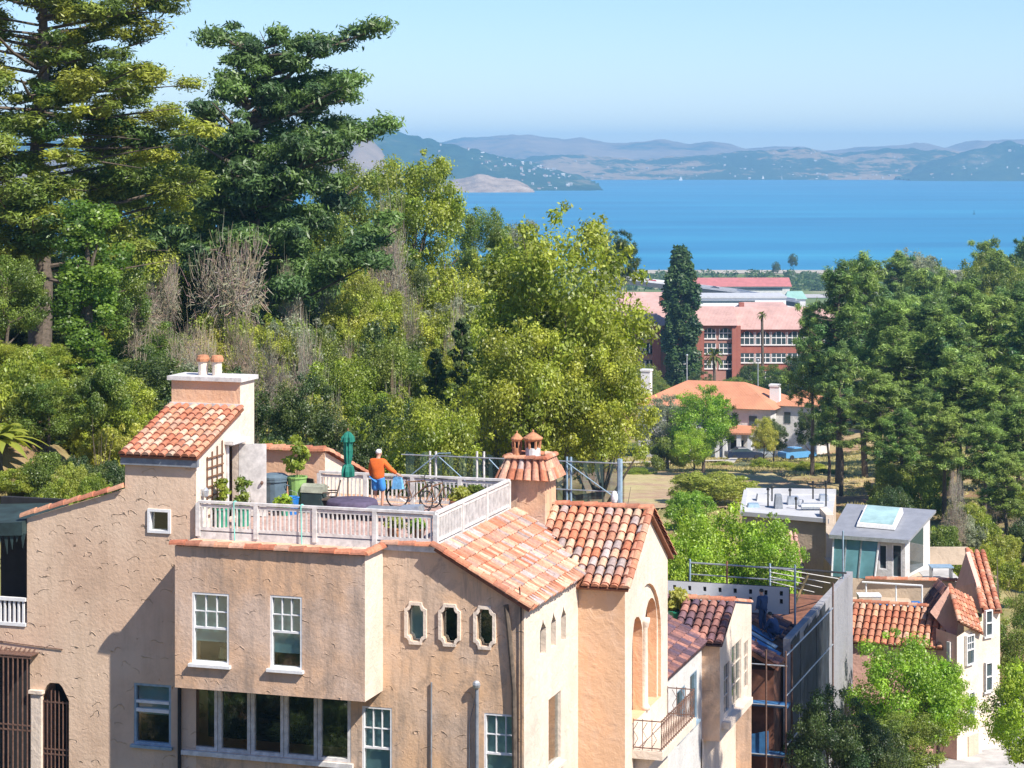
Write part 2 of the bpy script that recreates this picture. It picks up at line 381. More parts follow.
def hill(name, mat, pts, Y0, front, back, rough=.12, bumps=0, step=5, seed=0):
    def hf(x,y):
        px=CX+x*F/Y0; top=zat(interp(pts,px),Y0)
        t=(y-(Y0-front))/front if y<Y0 else 1-(y-Y0)/back
        t=max(0,min(1,t)); s=math.sin(t*PI/2)**1.15
        n=mn.fractal(Vector((x*.0022+seed,y*.0022,seed)),1,2,5)+.8*mn.ridged_multi_fractal(Vector((x*.0035+seed,y*.0016,seed)),1,2,5,1,2)-.9
        h=max(0,top)*s*(1+rough*n*(1-.55*t))
        if bumps: h+=bumps*abs(mn.noise(Vector((x*.02,y*.02,seed+5))))*min(1,t*3)
        return h-2.5*(1-min(1,t*6))
    x0=at(pts[0][0],Y0); x1=at(pts[-1][0],Y0); n=int((pts[-1][0]-pts[0][0])/step)
    xs=[x0+(x1-x0)*i/n for i in range(n+1)]
    ys=[Y0-front+front*i/26 for i in range(27)]+[Y0+back*i/8 for i in range(1,9)]
    HILLF[name+str(seed)]=hf
    return grid(name,xs,ys,hf,mat)
hill('hills',M['hill_brown'],[(-220,150),(0,146),(200,146),(380,150),(440,144),(464,139),(490,138),(528,135.5),(550,139),(563,141),(581,138.5),(605,143),(625,145),(645,143),(663,141),(686,145),(707,142.5),(725,145),(741,149.5),(770,147),(795,146.5),(820,151),(840,150),(858,148),(890,146),(921,143),(947,148.6),(960,144),(975,140.7),(1004,139.4),(1024,140.7),(1100,143),(1260,150)],11400,1600,900,.16,0,3,1)
hill('hills',M['hill_mixed'],[(-220,160),(380,164),(480,168),(520,161),(560,156.5),(600,157.5),(640,161),(680,158),(720,156),(745,151.5),(775,150),(800,149),(815,154),(835,156),(860,152),(890,149),(920,147.5),(945,152),(960,156),(1000,160),(1260,166)],8900,1050,900,.2,16,3,2)
hill('hills',M['hill_forest'],[(890,182),(905,176),(925,167),(950,158),(975,152),(990,148),(1004,144),(1024,146),(1060,141),(1260,136)],8000,480,700,.16,20,3,3)
hill('hills',M['hill_forest'],[(-220,150),(0,146),(200,143),(320,141),(345,138),(360,133),(375,127.5),(400,134),(430,141.5),(460,149),(490,156),(520,163),(550,171),(575,178),(590,184)],6500,1050,900,.14,22,3,4)
hill('hills',M['hill_brown'],[(-220,160),(100,158),(250,150),(320,149),(348,141),(362,135),(370,138),(382,150),(394,166),(406,180),(414,190)],5950,520,300,.2,3,3,5)
hill('headland',M['cliff'],[(425,192),(440,186),(455,181),(470,179),(478,175.5),(488,176),(498,180),(518,181.5),(528,186),(534,192)],5420,210,200,.25,7,2,6)
# the air
mb=MB(); mb.box(-4990,4990,-390,12700,-4,203)
hz=mb.build('haze',None); kind(hz,'stuff'); hz.data.materials.clear()
hm=bpy.data.materials.new('haze_air'); hm.use_nodes=True; nt=hm.node_tree; nt.nodes.remove(nt.nodes['Principled BSDF'])
pv=nt.nodes.new('ShaderNodeVolumePrincipled'); pv.inputs['Color'].default_value=(.33,.67,1,1); pv.inputs["Density"].default_value=1.25e-4; pv.inputs['Anisotropy'].default_value=.0
L(nt,pv.outputs[0],nt.nodes['Material Output'].inputs['Volume']); hz.data.materials.append(hm)
tag(hz,'pale blue haze in the air over the bay','haze')
# ------------------------------------------------------------------ shared building pieces
def lerp(a,b,t): return a+(b-a)*t
PAL=[(.62,.26,.15),(.66,.30,.19),(.56,.20,.11),(.70,.42,.28),(.66,.45,.31),(.44,.34,.31),(.50,.27,.20),(.60,.34,.24),(.62,.31,.21),(.58,.27,.17),(.47,.38,.35)]
PAL2=[(.58,.23,.13),(.60,.27,.16),(.52,.19,.11),(.64,.33,.20),(.62,.36,.25),(.50,.21,.13)]
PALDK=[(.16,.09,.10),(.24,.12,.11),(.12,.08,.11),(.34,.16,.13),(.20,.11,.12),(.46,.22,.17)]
rt=random.Random(11)
def tcol(pal):
    c=rt.choice(pal); k=rt.uniform(.8,1.18); return tuple(min(1,x*k) for x in c)
def half_tile(mb, p0, p1, a, n, r0, r1, col, seg=6):
    vs=[]
    for p,r in ((p0,r0),(p1,r1)):
        for i in range(seg+1):
            t=PI*i/seg; vs.append(p-a*(math.cos(t)*r)+n*(math.sin(t)*r*.85))
    m=seg+1; fs=[(i,i+1,m+i+1,m+i) for i in range(seg)]
    fs.append(tuple(range(m,2*m))); fs.append(tuple(range(m))[::-1])
    mb.add(vs,fs,0,col)
def tile_roof(mb, o, a, d, Wd, Ln, tw=.27, tl=.36, inside=lambda s,t:True, pal=PAL, base=None, over=.0):
    o=Vector(o); a=Vector(a).normalized(); d=Vector(d).normalized(); n=a.cross(d)
    if n.z<0: n=-n
    nc=max(1,round(Wd/tw)); tw=Wd/nc; nr=max(1,math.ceil(Ln/tl)); 
    for i in range(nc):
        jit=rt.uniform(-.02,.02)
        for j in range(nr):
            s=(i+.5)*tw; t0=j*tl+jit; t1=min(t0+tl*1.1,Ln+over)
            if t1-t0<.08 or not inside(s,(t0+t1)/2): continue
            ww=rt.uniform(-.012,.012)
            p0=o+a*(s+ww)+d*t0+n*.0; p1=o+a*(s+ww)+d*t1+n*.035
            half_tile(mb,p0,p1,a,n,tw*.36,tw*.45,tcol(pal))
    if base: 
        mb.prism([Vector(b) for b in base], -n*.07,0,tuple(x*.45 for x in pal[0]))
def ridge_caps(mb, p0, p1, r=.14, l=.42, pal=PAL2, up=(0,0,1)):
    p0=Vector(p0); p1=Vector(p1); Lg=(p1-p0).length; d=(p1-p0)/Lg; a=d.cross(Vector(up)).normalized(); n=a.cross(d)
    k=max(1,round(Lg/l)); l=Lg/k
    for i in range(k):
        half_tile(mb,p0+d*(i*l-.03)+n*.0,p0+d*((i+1)*l)+n*.02,a,n,r*.86,r,tcol(pal),7)
def PF(v0):   # plane facing the viewer at depth v0: a=u
    return lambda a,z,n: (a, v0-n, z)
def PS(u0):   # plane facing right at u0: a=v
    return lambda a,z,n: (u0+n, a, z)
def rect(a0,a1,z0,z1): return [(a0,z0),(a1,z0),(a1,z1),(a0,z1)]
def arch(a0,a1,z0,zt,n=10):
    r=(a1-a0)/2; c=(a0+a1)/2; zs=zt-r
    return [(a0,z0),(a1,z0)]+[(c+r*math.cos(PI*i/n),zs+r*math.sin(PI*i/n)) for i in range(n+1)]
def quatre(a0,a1,z0,z1):
    w=a1-a0; h=z1-z0; i=w*.22; j=h*.16
    def arc(cx,cz,t0,t1,r,rz): return [(cx+r*math.cos(t0+(t1-t0)*k/3),cz+rz*math.sin(t0+(t1-t0)*k/3)) for k in range(4)]
    return ([(a0+i,z0),(a1-i,z0)]+arc(a1,z0,PI,PI/2,i,j)[:]+[(a1,z1-j)]+arc(a1,z1,-PI/2,-PI,i,j)[1:]+[(a0+i,z1)]+arc(a0,z1,0,-PI/2,i,j)[1:]+[(a0,z0+j)]+arc(a0,z0,PI/2,0,i,j)[1:-1])
def offset(poly, d):
    n=len(poly); cx=sum(p[0] for p in poly)/n; cz=sum(p[1] for p in poly)/n; out=[]
    for a,z in poly: 
        out.append((a+math.copysign(min(d,abs(a-cx)),a-cx) , z+math.copysign(min(d,abs(z-cz)),z-cz)))
    return out
def frame_ring(mb, P, outer, inner, n0, n1, mi=0):
    n=len(outer)
    vs=[P(a,z,n1) for a,z in outer]+[P(a,z,n1) for a,z in inner]+[P(a,z,n0) for a,z in outer]+[P(a,z,n0) for a,z in inner]
    fs=[]
    for i in range(n):
        j=(i+1)%n
        fs+=[(i,j,n+j,n+i),(2*n+i,2*n+j,j,i),(n+i,n+j,3*n+j,3*n+i)]
    mb.add(vs,fs,mi)
def pbox(mb,P,a0,a1,z0,z1,n0,n1,mi=0,col=None):
    q=[P(a0,z0,n0),P(a1,z0,n0),P(a1,z1,n0),P(a0,z1,n0)]; t=[P(a0,z0,n1),P(a1,z0,n1),P(a1,z1,n1),P(a0,z1,n1)]
    mb.hexa(q,t,mi,col)
def window(parent, P, a0,a1,z0,z1, style='sash', grid=(3,2), fw=.055, sill=True, blind=None, glass='glass', mat='white_paint', rec=-.08, label=None, back=.5, shade=None, proud=0):
    mb=MB(); zm=(z0+z1)/2
    o=rect(a0,a1,z0,z1); i_=rect(a0+fw,a1-fw,z0+fw,z1-fw)
    frame_ring(mb,P,o,i_,rec-.06,rec+.07+proud)
    zt0,zt1=zm,z1-fw
    if style=='sash':
        pbox(mb,P,a0+fw,a1-fw,zm-.03,zm+.03,rec-.03,rec+.04)
    if style in('sash','grid') and grid:
        if style=='grid': zt0=z0+fw
        nx,nz=grid
        for k in range(1,nx):
            a=lerp(a0+fw,a1-fw,k/nx); pbox(mb,P,a-.014,a+.014,zt0,zt1,rec-.01,rec+.035)
        for k in range(1,nz):
            z=lerp(zt0,zt1,k/nz); pbox(mb,P,a0+fw,a1-fw,z-.014,z+.014,rec-.012,rec+.033)
    fr=mb.build('window',M[mat],parent,label=label)
    g=MB(); pbox(g,P,a0+fw*.8,a1-fw*.8,z0+fw*.8,z1-fw*.8,rec-.03,rec-.018); g.build('pane',M[glass],fr)
    if glass=='glass':
        b=MB(); pbox(b,P,a0-.02,a1+.02,z0-.02,z1+.02,-back-.02,-back); b.build('interior',M['dark'],fr)
    if blind:
        bz=lerp(z1,z0,blind); b=MB(); pbox(b,P,a0+fw,a1-fw,bz,z1-fw,rec-.12,rec-.10); b.build('blind',M['blind'],fr)
    if sill:
        s=MB(); pbox(s,P,a0-.07,a1+.07,z0-.09,z0-.005,-.05,.13); s.build('sill',M[mat],fr)
    return fr

# ------------------------------------------------------------------ the big stucco house
ZB=57.0
house=thing('stucco_house','large peach stucco house with a fenced roof deck, barrel tile roofs and an overhanging bay','house',(OX,OY,0),ROT)
pA=dict(lab=1)
zcap=73.85; zd=74.02; zrail=74.95
uL=U(27,0); uT0=U(125,0); uT1=-10.0
zTe=Z(454,-11,0); zR0=Z(518,uL,0); zR1=Z(489,uT0,0)
bL,bR,bV=-10.0,U(365,-1.4),-1.4; bz0=69.8
eU=0.0; zE=72.42; uV=-2.56
gU=1.46; g0,g1=5.5,10.9; gm=8.2; zGe=72.2; zGa=73.95
wall=MB()   # materials: 0 left stucco, 1 bay, 2 cream, 3 orange, 4 dark
def wr(px0,px1,py0,py1,v):
    um=U((px0+px1)/2,v); return U(px0,v),U(px1,v),Z(py1,um,v),Z(py0,um,v)
w_small=wr(148,171,509,533,0); w_left=wr(134,171,684,745,0); w_strip=wr(185,351,690,756,0)
w_b1=wr(192,229,593,664,bV); w_b2=wr(270,302,596,669,bV)
w_f1=wr(362,392,707,790,0); w_f2=wr(484,517,714,795,0)
q1=wr(408,424,605,641,0); q2=wr(442,458,607,643,0); q3=wr(477,493,609,646,0)
gate=wr(40,69,683,800,0)
w_strip=(w_strip[0],w_strip[1],w_strip[2],69.6)
gz=[(gate[0],gate[2]),(gate[1],gate[2]),(gate[1],gate[3]-.5),(gate[1]-.22,gate[3]-.1),((gate[0]+gate[1])/2+.15,gate[3]),((gate[0]+gate[1])/2-.15,gate[3]),(gate[0]+.22,gate[3]-.1),(gate[0],gate[3]-.5)]
# left part of the front and the little tower
wall.poly(PF(0),[(uL,ZB),(bL,ZB),(bL,zTe),(uT0,zTe),(uT0,zR1),(uL,zR0)],[rect(*w_small),rect(*w_left),gz],.22,0)
# middle of the front, below and right of the bay
wall.poly(PF(0),[(bL,ZB),(eU,ZB),(eU,zE),(uV,zcap+.1),(bR-.3,zcap+.1),(bR-.3,bz0+.15),(bL,bz0+.15)],[rect(*w_strip),rect(*w_f1),rect(*w_f2),quatre(*q1),quatre(*q2),quatre(*q3)],.22,5)
# the overhanging bay
wall.poly(PF(bV),rect(bL,bR,bz0,zcap),[rect(*w_b1),rect(*w_b2)],.22,1)
wall.poly(PS(bR),rect(bV,0,bz0,zcap),(),.1,2)
wall.add([(bL,bV,bz0),(bL,0.0,bz0),(bL,0.0,zcap),(bL,bV,zcap)],[(0,1,2,3)],1)
wall.add([(bL,bV,bz0),(bR,bV,bz0),(bR,0,bz0),(bL,0,bz0)],[(0,1,2,3)],1)
wall.add([(bL,bV,zcap),(bR,bV,zcap),(bR,.05,zcap),(bL,.05,zcap)],[(0,1,2,3)],1)
# right side wall, with three slits and a window
def sv(px0,px1,py0,py1,u):
    vm=V((px0+px1)/2,u); return V(px0,u),V(px1,u),Z(py1,u,vm),Z(py0,u,vm)
slits=[sv(540,546,619,655,0),sv(551,556,612,647,0),sv(561,566,606,641,0)]
w_s=sv(548,562,692,766,0)
def pointed(a0,a1,z0,z1):
    c=(a0+a1)/2; return [(a0,z0),(a1,z0),(a1,z1-.3),(c+.06,z1-.12),(c,z1),(c-.06,z1-.12),(a0,z1-.3)]
wall.poly(PS(0),[(0,ZB),(g0,ZB),(g0,zGe),(0,zE-.08)],[pointed(*s) for s in slits]+[rect(*w_s)],.2,2)
# wing front and gable
wall.poly(PF(g0),rect(0,gU,ZB,zGe-.02),(),.1,3)
A0,A1=V(632,gU),V(661,gU); zA0=Z(742,gU,A0)+.55; zAt=Z(584,gU,gm)
wall.poly(PS(gU),[(g0,ZB),(g1,ZB),(g1,zGe),(gm,zGa-.05),(g0,zGe)],[arch(A0,A1,zA0,zAt,14)],.10,2,3)
wall.add([(gU,g1,ZB),(-3,g1,ZB),(-3,g1,zGe),(gU,g1,zGe)],[(0,1,2,3)],2)
# recessed twin arch inside the big arch
am=(A0+A1)/2; s1=arch(A0+.16,am-.13,zA0,zAt-.85,8); s2=arch(am+.13,A1-.16,zA0,zAt-.6,8)
wall.poly(PS(gU-.10),rect(A0-.1,A1+.1,zA0-.1,zAt+.1),[s1,s2],.32,2,3)
wall.add([(gU-.56,A0-.2,zA0),(gU-.56,A1+.2,zA0),(gU-.56,A1+.2,zAt),(gU-.56,A0-.2,zAt)],[(0,1,2,3)],3)
# left end, tower sides, hidden backs and the deck slab
wall.add([(uL,0,ZB),(uL,9,ZB),(uL,9,zR0),(uL,0,zR0)],[(0,1,2,3)],0)
zCh=77.3; cV0,cV1=3.1,4.15; zCt=Z(381,-11,cV0)
dv0,dv1=2.2,2.97; dzt=Z(444,uT1,2.6)
wall.poly(PS(uT1),[(0,zd-.3),(cV1,zd-.3),(cV1,zCt),(cV0,zCt),(cV0,zCh),(0,zTe-.05)],[[(dv0,zd+.02),(dv1,zd+.02),(dv1,dzt),(dv0,dzt)]],.2,2,2)
wall.add([(uT0,0,zR1-1.5),(uT0,cV1,zR1-1.5),(uT0,cV1,zCt),(uT0,cV0,zCt),(uT0,cV0,zCh),(uT0,0,zTe)],[(0,1,2,3,4,5)],0)
wall.poly(PF(cV0),rect(uT0,uT1,zCh-.3,zCt),(),.1,3)
wall.add([(uT0,cV1,70),(uT1,cV1,70),(uT1,cV1,zCt),(uT0,cV1,zCt)],[(0,1,2,3)],2)
wall.add([(uT0,cV0,zCt),(uT1,cV0,zCt),(uT1,cV1,zCt),(uT0,cV1,zCt)],[(0,1,2,3)],2)
wall.add([(uT0+.3,dv0-.3,zd),(uT1-.9,dv0-.3,zd),(uT1-.9,dv1+.3,zd+2.4),(uT0+.3,dv1+.3,zd+2.4)],[(0,1,2,3)],4)
wall.box(bL,uV,.02,6.9,zd-.35,zd-.012,3)
wall.add([(uL,0,zR0-.15),(uT0,0,zR1-.15),(uT0,9,zR1-.15),(uL,9,zR0-.15)],[(0,1,2,3)],4)
wall.add([(uL,9,ZB),(-3,9,ZB),(-3,9,zd-.1),(uL,9,zd-.1)],[(0,1,2,3)],0)
wall.box(-12,uV,6.9,9,zd-1.2,zd-.3,3)
# parapet wing behind the deck
bz=Z(451,-10,8); b0,b1=U(258,8),U(325,8); bz2=Z(476,b1,11.5)
wall.poly(PF(8),rect(b0,b1,zd-.5,bz),(),.1,3)
wall.add([(b1,8,zd-.5),(b1,11.6,zd-.5),(b1,11.6,bz2),(b1,8,bz)],[(0,1,2,3)],2)
wall.add([(b0,8,bz),(b1,8,bz),(b1,11.6,bz2),(b0,11.6,bz2)],[(0,1,2,3)],3)
wall.add([(b0,8,zd-.5),(b0,11.6,zd-.5),(b0,11.6,bz2),(b0,8,bz)],[(0,1,2,3)],3)
wo=wall.build('wall',[M['stucco_left'],M['stucco_bay'],M['stucco_cream'],M['stucco_orange'],M['dark'],M['stucco_front']],house)

# porch at far left, balustrade, grilles, gate
pl=MB(); uP=U(-40,0); zPo=Z(626,uL-.6,0)
pl.poly(PF(0.0),rect(uP,uL,ZB,zPo),(),.1,0); pl.box(uP,uL-.01,.03,2.6,zPo-.3,zPo-.01,0)
pl.build('porch_wall',M['stucco_left'],house)
pb=MB(); pb.box(uP,uL-.02,2.4,2.6,zPo,zR0+.2); pb.build('porch_interior',M['dark'],house)
pr=MB(); zPr=Z(530,uL-.5,0)
pr.hexa([(uP,-.25,zPr-.25),(uL-.02,-.25,zPr-.1),(uL-.02,2.4,zPr+.1),(uP,2.4,zPr)],[(uP,-.25,zPr+.1),(uL-.02,-.25,zPr+.3),(uL-.02,2.4,zPr+.5),(uP,2.4,zPr+.35)])
for k in range(12):
    x=lerp(uP,uL-.1,k/11); d=rt.uniform(.15,.6); pr.prism([(x,-.2,zPr-.05),(x+.16,-.2,zPr-.05),(x+.1+rt.uniform(-.04,.04),-.2,zPr-.1-d)],(0,.02,0))
pr.build('porch_awning',M['net'],house)
bl=MB(); z0=zPo+.02; z1=Z(597,uL-.6,0)
bl.box(uP,uL-.03,-.05,.07,z1-.1,z1); bl.box(uP,uL-.03,-.04,.06,z0,z0+.1)
k=uP+.1
while k<uL-.05: bl.box(k,k+.06,-.015,.045,z0+.1,z1-.1); k+=.155
bl.build('balustrade',M['white_paint'],house)
gr=MB(); a0,a1=uP,U(31,-.5); gz0,gz1=ZB+1,Z(655,uL-.4,-.5)
k=a0
while k<a1: gr.tube([(k,-.5,gz0),(k,-.5,gz1-.05),(k,-.02,gz1+.12)],.024,5); k+=.16
for z in (gz1-.05,gz1-2.2,gz1-2.05): gr.box(a0,a1,-.515,-.485,z-.02,z+.02)
gr.box(a0,a1,-.52,-.02,gz1+.0,gz1+.03)
gr.build('window_grille',M['iron'],house)
pg=MB(); pg.box(U(-40,0),U(30,0),-.012,-.004,gz0,gz1-.1); pg.build('grille_backing',M['dark'],house)
pc=MB(); pa=(U(33,0),U(43,0)); pz=Z(692,uL,0); pc.box(pa[0],pa[1],-.12,-.003,ZB,pz); pc.box(pa[0]-.06,pa[1]+.06,-.18,-.003,pz,pz+.1); pc.build('pilaster',M['stucco_cream'],house)
gt=MB(); k=gate[0]+.06
while k<gate[1]: gt.tube([(k,.1,gate[2]),(k,.1,gate[3]-(.25 if gate[0]+.3<k<gate[1]-.3 else .55))],.02,5); k+=.13
for z in (gate[3]-2.0,gate[3]-2.15,gate[3]-.6): gt.box(gate[0],gate[1],.085,.115,z-.02,z+.02)
gt.build('gate',M['iron'],house)
gd=MB(); gd.box(gate[0]-.2,gate[1]+.2,1.3,1.4,gate[2]-.2,gate[3]+.2); gd.build('gate_passage',M['dark'],house)
cb=MB(); zc=Z(645,uL,0); cb.tube([(U(-5,0),-.03,zc+.08),(U(32,0),-.03,zc-.0),(U(63,0),-.03,zc-.05)],.015,5); cb.build('conduit',M['iron'],house)

# windows
window(house,PF(0),*w_small,style='plain',sill=False,fw=.08,proud=.06)
a0,a1,z0,z1=w_left; fr=window(house,PF(0),a0,a1,z0,z1,style='plain',mat='bluepipe',blind=.52,sill=True,fw=.07,label='grey blue framed window with a small transom on the shaded wall')
t=MB(); zt=lerp(z0,z1,.7); pbox(t,PF(0),a0+.07,a1-.07,zt-.04,zt+.04,-.1,.0); zt=lerp(z0,z1,.56); pbox(t,PF(0),a0+.07,a1-.07,zt-.05,zt+.05,-.1,.0); t.build('transom',M['white_paint'],fr)
for k in range(5):
    a0=lerp(w_strip[0],w_strip[1]-.0,k/5); a1=lerp(w_strip[0],w_strip[1],(k+1)/5)
    window(house,PF(0),a0+.01,a1-.01,w_strip[2],w_strip[3],style='plain',sill=False,fw=.10,back=1.6,mat='weathered_paint')
s=MB(); pbox(s,PF(0),w_strip[0]-.1,w_strip[1]+.08,w_strip[2]-.14,w_strip[2]-.01,-.02,.12); s.build('long_sill',M['weathered_paint'],house)
window(house,PF(bV),*w_b1,blind=.70,fw=.065,back=.6,proud=.0,label='bay window with its blind two thirds down and a lamp inside')
window(house,PF(bV),*w_b2,blind=.8,fw=.06,back=.6,proud=.0,label='bay window with its blind nearly closed')
lp=MB(); lp.lathe([(.16,0),(.1,.3)],(lerp(w_b1[0],w_b1[1],.72),bV+.35,w_b1[2]+.12),10); lp.build('table_lamp_shade',plain('lamp_shade_fabric',(.6,.42,.2),.8),house)
window(house,PF(0),*w_f1,blind=.95,fw=.06,sill=False); window(house,PF(0),*w_f2,blind=1.0,fw=.06,sill=False)
fs=window(house,PS(0),*w_s,style='plain',sill=True,fw=.09,mat='stucco_cream',back=.4)
for s in slits:
    b=MB(); a0,a1,z0,z1=s; b.add([(-.16,a0-.1,z0-.1),(-.16,a1+.1,z0-.1),(-.16,a1+.1,z1+.1),(-.16,a0-.1,z1+.1)],[(0,1,2,3)]); b.build('slit_window',M['glassdark'],house)
for q,c in ((q1,'blind'),(q2,'dark'),(q3,'dark')):  # 'blind' for q1 only colours the sheet that imitates a reflection
    b=MB(); o=quatre(*q); big=quatre(q[0]-.09,q[1]+.09,q[2]-.09,q[3]+.09)
    frame_ring(b,PF(0),big,o,-.02,.07); f=b.build('quatrefoil_window',M['stucco_cream'],house)
    g=MB(); pbox(g,PF(0),q[0]-.05,q[1]+.05,q[2]-.05,q[3]+.05,-.15,-.14); g.build('pane',M['glass'],f)
    g=MB(); pbox(g,PF(0),q[0]-.05,q[1]+.05,q[2]-.05,q[3]+.05,-.22 if c=='blind' else -.4,-.21 if c=='blind' else -.39); g.build('added_reflection' if c=='blind' else 'interior',M[c],f)  # pale bluish sheet behind the first pane imitates a reflection in it
# arch column, balcony
c=MB(); cu=gU-.06; c.lathe([(.15,0),(.15,.12),(.1,.2),(.095,1.7),(.085,2.5),(.12,2.6),(.16,2.75),(.16,2.85)],(cu,am,zA0),12); c.build('column',M['stucco_cream'],house,True)
w1=MB(); w1.add([(gU-.545,A0,zA0),(gU-.545,A1,zA0),(gU-.545,A1,zAt-1.4),(gU-.545,A0,zAt-1.4)],[(0,1,2,3)]); w1.build('arch_glazing',M['stucco_orange'],house)
bc=MB(); by0,by1=V(634,gU)-.25,A1+1.2; bzz=Z(750,gU,by0)
by1=min(by1,g1-.05)
bc.box(gU+.003,gU+.95,by0,by1,bzz-.25,bzz); bc.prism([(gU+.003,by0+.3,bzz-.25),(gU+.7,by0+.3,bzz-.25),(gU+.003,by0+.3,bzz-1.1)],(0,.25,0)); bc.prism([(gU+.003,by1-.6,bzz-.25),(gU+.7,by1-.6,bzz-.25),(gU+.003,by1-.6,bzz-1.1)],(0,.25,0)); 
bo=bc.build('balcony',M['stucco_cream'],house)
rr=MB(); e=gU+.9
pts=[(gU+.03,by0+.05),(e,by0+.05),(e,by1-.05),(gU+.03,by1-.05)]
for (ax,ay),(cx_,cy_) in zip(pts,pts[1:]):
    for h in (.08,.9): rr.bar((ax,ay,bzz+h),(cx_,cy_,bzz+h),.03)
    n=max(2,int(math.hypot(cx_-ax,cy_-ay)/.22))
    for k in range(n+1):
        x=lerp(ax,cx_,k/n); y=lerp(ay,cy_,k/n); x2=lerp(ax,cx_,min(1,(k+.5)/n)); y2=lerp(ay,cy_,min(1,(k+.5)/n))
        rr.tube([(x,y,bzz),(x,y,bzz+.95)],.012,4)
        rr.tube([(x,y,bzz+.1),(x2,y2,bzz+.35),(x,y,bzz+.6),(x2,y2,bzz+.85)],.01,4)
rr.build('iron_railing',M['iron'],bo)

# roofs
tr=MB()                                                    # main slope towards the street
m_sl=(zcap+.12-zE)/-uV; dv=Vector((1,0,-m_sl)).normalized(); wg=(zGa-zGe)/(gm-g0)
Lm=Vector((-uV+.22,0,-(zcap+.12-zE))).length+.08
o=Vector((uV,-.2,zcap+.14))
def main_in(s,t):
    p=o+Vector((0,1,0))*s+dv*t
    zw=zGe+wg*(p.y-g0)                                      # the wing roof above this point
    return not (p.y>g0-.2 and zw>p.z+.02) and p.y<8.4
tile_roof(tr,o,(0,1,0),dv,8.6,Lm,.235,.40,main_in,PAL,[(uV,-.2,zcap+.1),(.22,-.2,zE-.03),(.22,g0-.0,zE-.03),(.0,g0,zE+.09),(uV,8.2,zcap+.1)])
ridge_caps(tr,(uV-.1,-.16,zcap+.2),(.28,-.16,zE+.02),.15,.42)
tr.build('tile_roof',M['tile'],house)
tw=MB(); dw=Vector((0,-1,-wg)).normalized(); o2=Vector((-2.5,gm,zGa+.05)); Lw=math.hypot(gm-g0+.28,(gm-g0+.28)*wg)
def wing_in(s,t):
    p=o2+Vector((1,0,0))*s+dw*t
    return p.x>0.02 or p.z>zE-m_sl*p.x-.02
tile_roof(tw,o2,(1,0,0),dw,gU+2.5+.18,Lw,.30,.38,wing_in,PAL,[(-2.4,gm,zGa),(gU+.15,gm,zGa),(gU+.15,g0-.25,zGe-.17),(-.05,g0-.25,zGe-.17)])
tile_roof(tw,(-2.5,gm,zGa+.05),(1,0,0),(0,1,-wg),gU+2.68,Lw,.30,.38,lambda s,t:True,PAL,[(-2.4,gm,zGa),(gU+.15,gm,zGa),(gU+.15,g1+.25,zGe-.17),(-2.4,g1+.25,zGe-.17)])
ridge_caps(tw,(-2.4,gm,zGa+.08),(gU+.2,gm,zGa+.08),.15,.45)
ridge_caps(tw,(gU+.12,gm,zGa+.1),(gU+.12,g0-.3,zGe-.12),.13,.4); ridge_caps(tw,(gU+.12,gm,zGa+.1),(gU+.12,g1+.3,zGe-.12),.13,.4)
tw.build('wing_tile_roof',M['tile'],house)
tt=MB(); sl=(zCh-zTe)/cV0; dt=Vector((0,-1,-sl)).normalized(); Lt=math.hypot(cV0+.25,(cV0+.25)*sl)
tile_roof(tt,(uT0-.1,cV0,zCh+.04),(1,0,0),dt,uT1-uT0+.25,Lt,.25,.36,lambda s,t:True,PAL2+[(.66,.40,.28),(.64,.46,.34)],[(uT0-.08,cV0,zCh),(uT1+.12,cV0,zCh),(uT1+.12,-.2,zTe-.06),(uT0-.08,-.2,zTe-.06)])
tt.build('tower_tile_roof',M['tile'],house)
fb=MB(); fb.box(uT0-.08,uT1+.1,-.14,-.003,zTe-.34,zTe-.1); fb.build('fascia',M['lead'],house)
for runs in ([((uL-.15,0.02,zR0+.03),(uT0-.02,.02,zR1+.03),.17,.5)],
             [((bL-.1,bV,zcap+.04),(bR+.05,bV,zcap+.04),.16,.45),((bR+.02,bV-.1,zcap+.04),(bR+.02,0,zcap+.04),.16,.45)],
             [((bR,-.02,zcap+.13),(uV-.1,-.02,zcap+.13),.16,.45)],
             [((b0,8,bz+.02),(b1,8,bz+.02),.2,.5),((b1,8,bz+.02),(b1,11.6,bz2+.02),.2,.5)]):
    cp=MB()
    for p_,q_,r_,l_ in runs: ridge_caps(cp,p_,q_,r_,l_,PAL2)
    cp.build('coping_tiles',M['tile'],house)
# twin flue chimney on the tower
ch=MB(); ch.box(uT0-.1,uT1+.1,cV0-.12,cV1+.1,zCt+.003,zCt+.13); ch.box(uT0-.05,uT1+.05,cV0-.05,cV0-.003,zCh+.02,zCh+.12); cho=ch.build('chimney_cap',M['weathered_paint'],house)
for px in (203,217):
    u=U(px,3.6); p=MB(); zp=zCt+.13
    p.lathe([(.15,0),(.15,.42),(.19,.44),(.19,.5),(.17,.56)],(u,3.6,zp),12,0); p.lathe([(.2,.42),(.21,.5),(.17,.6),(.1,.62)],(u,3.6,zp),12,1); p.build('chimney_pot',[M['stucco_cream'],M['terracotta']],cho)
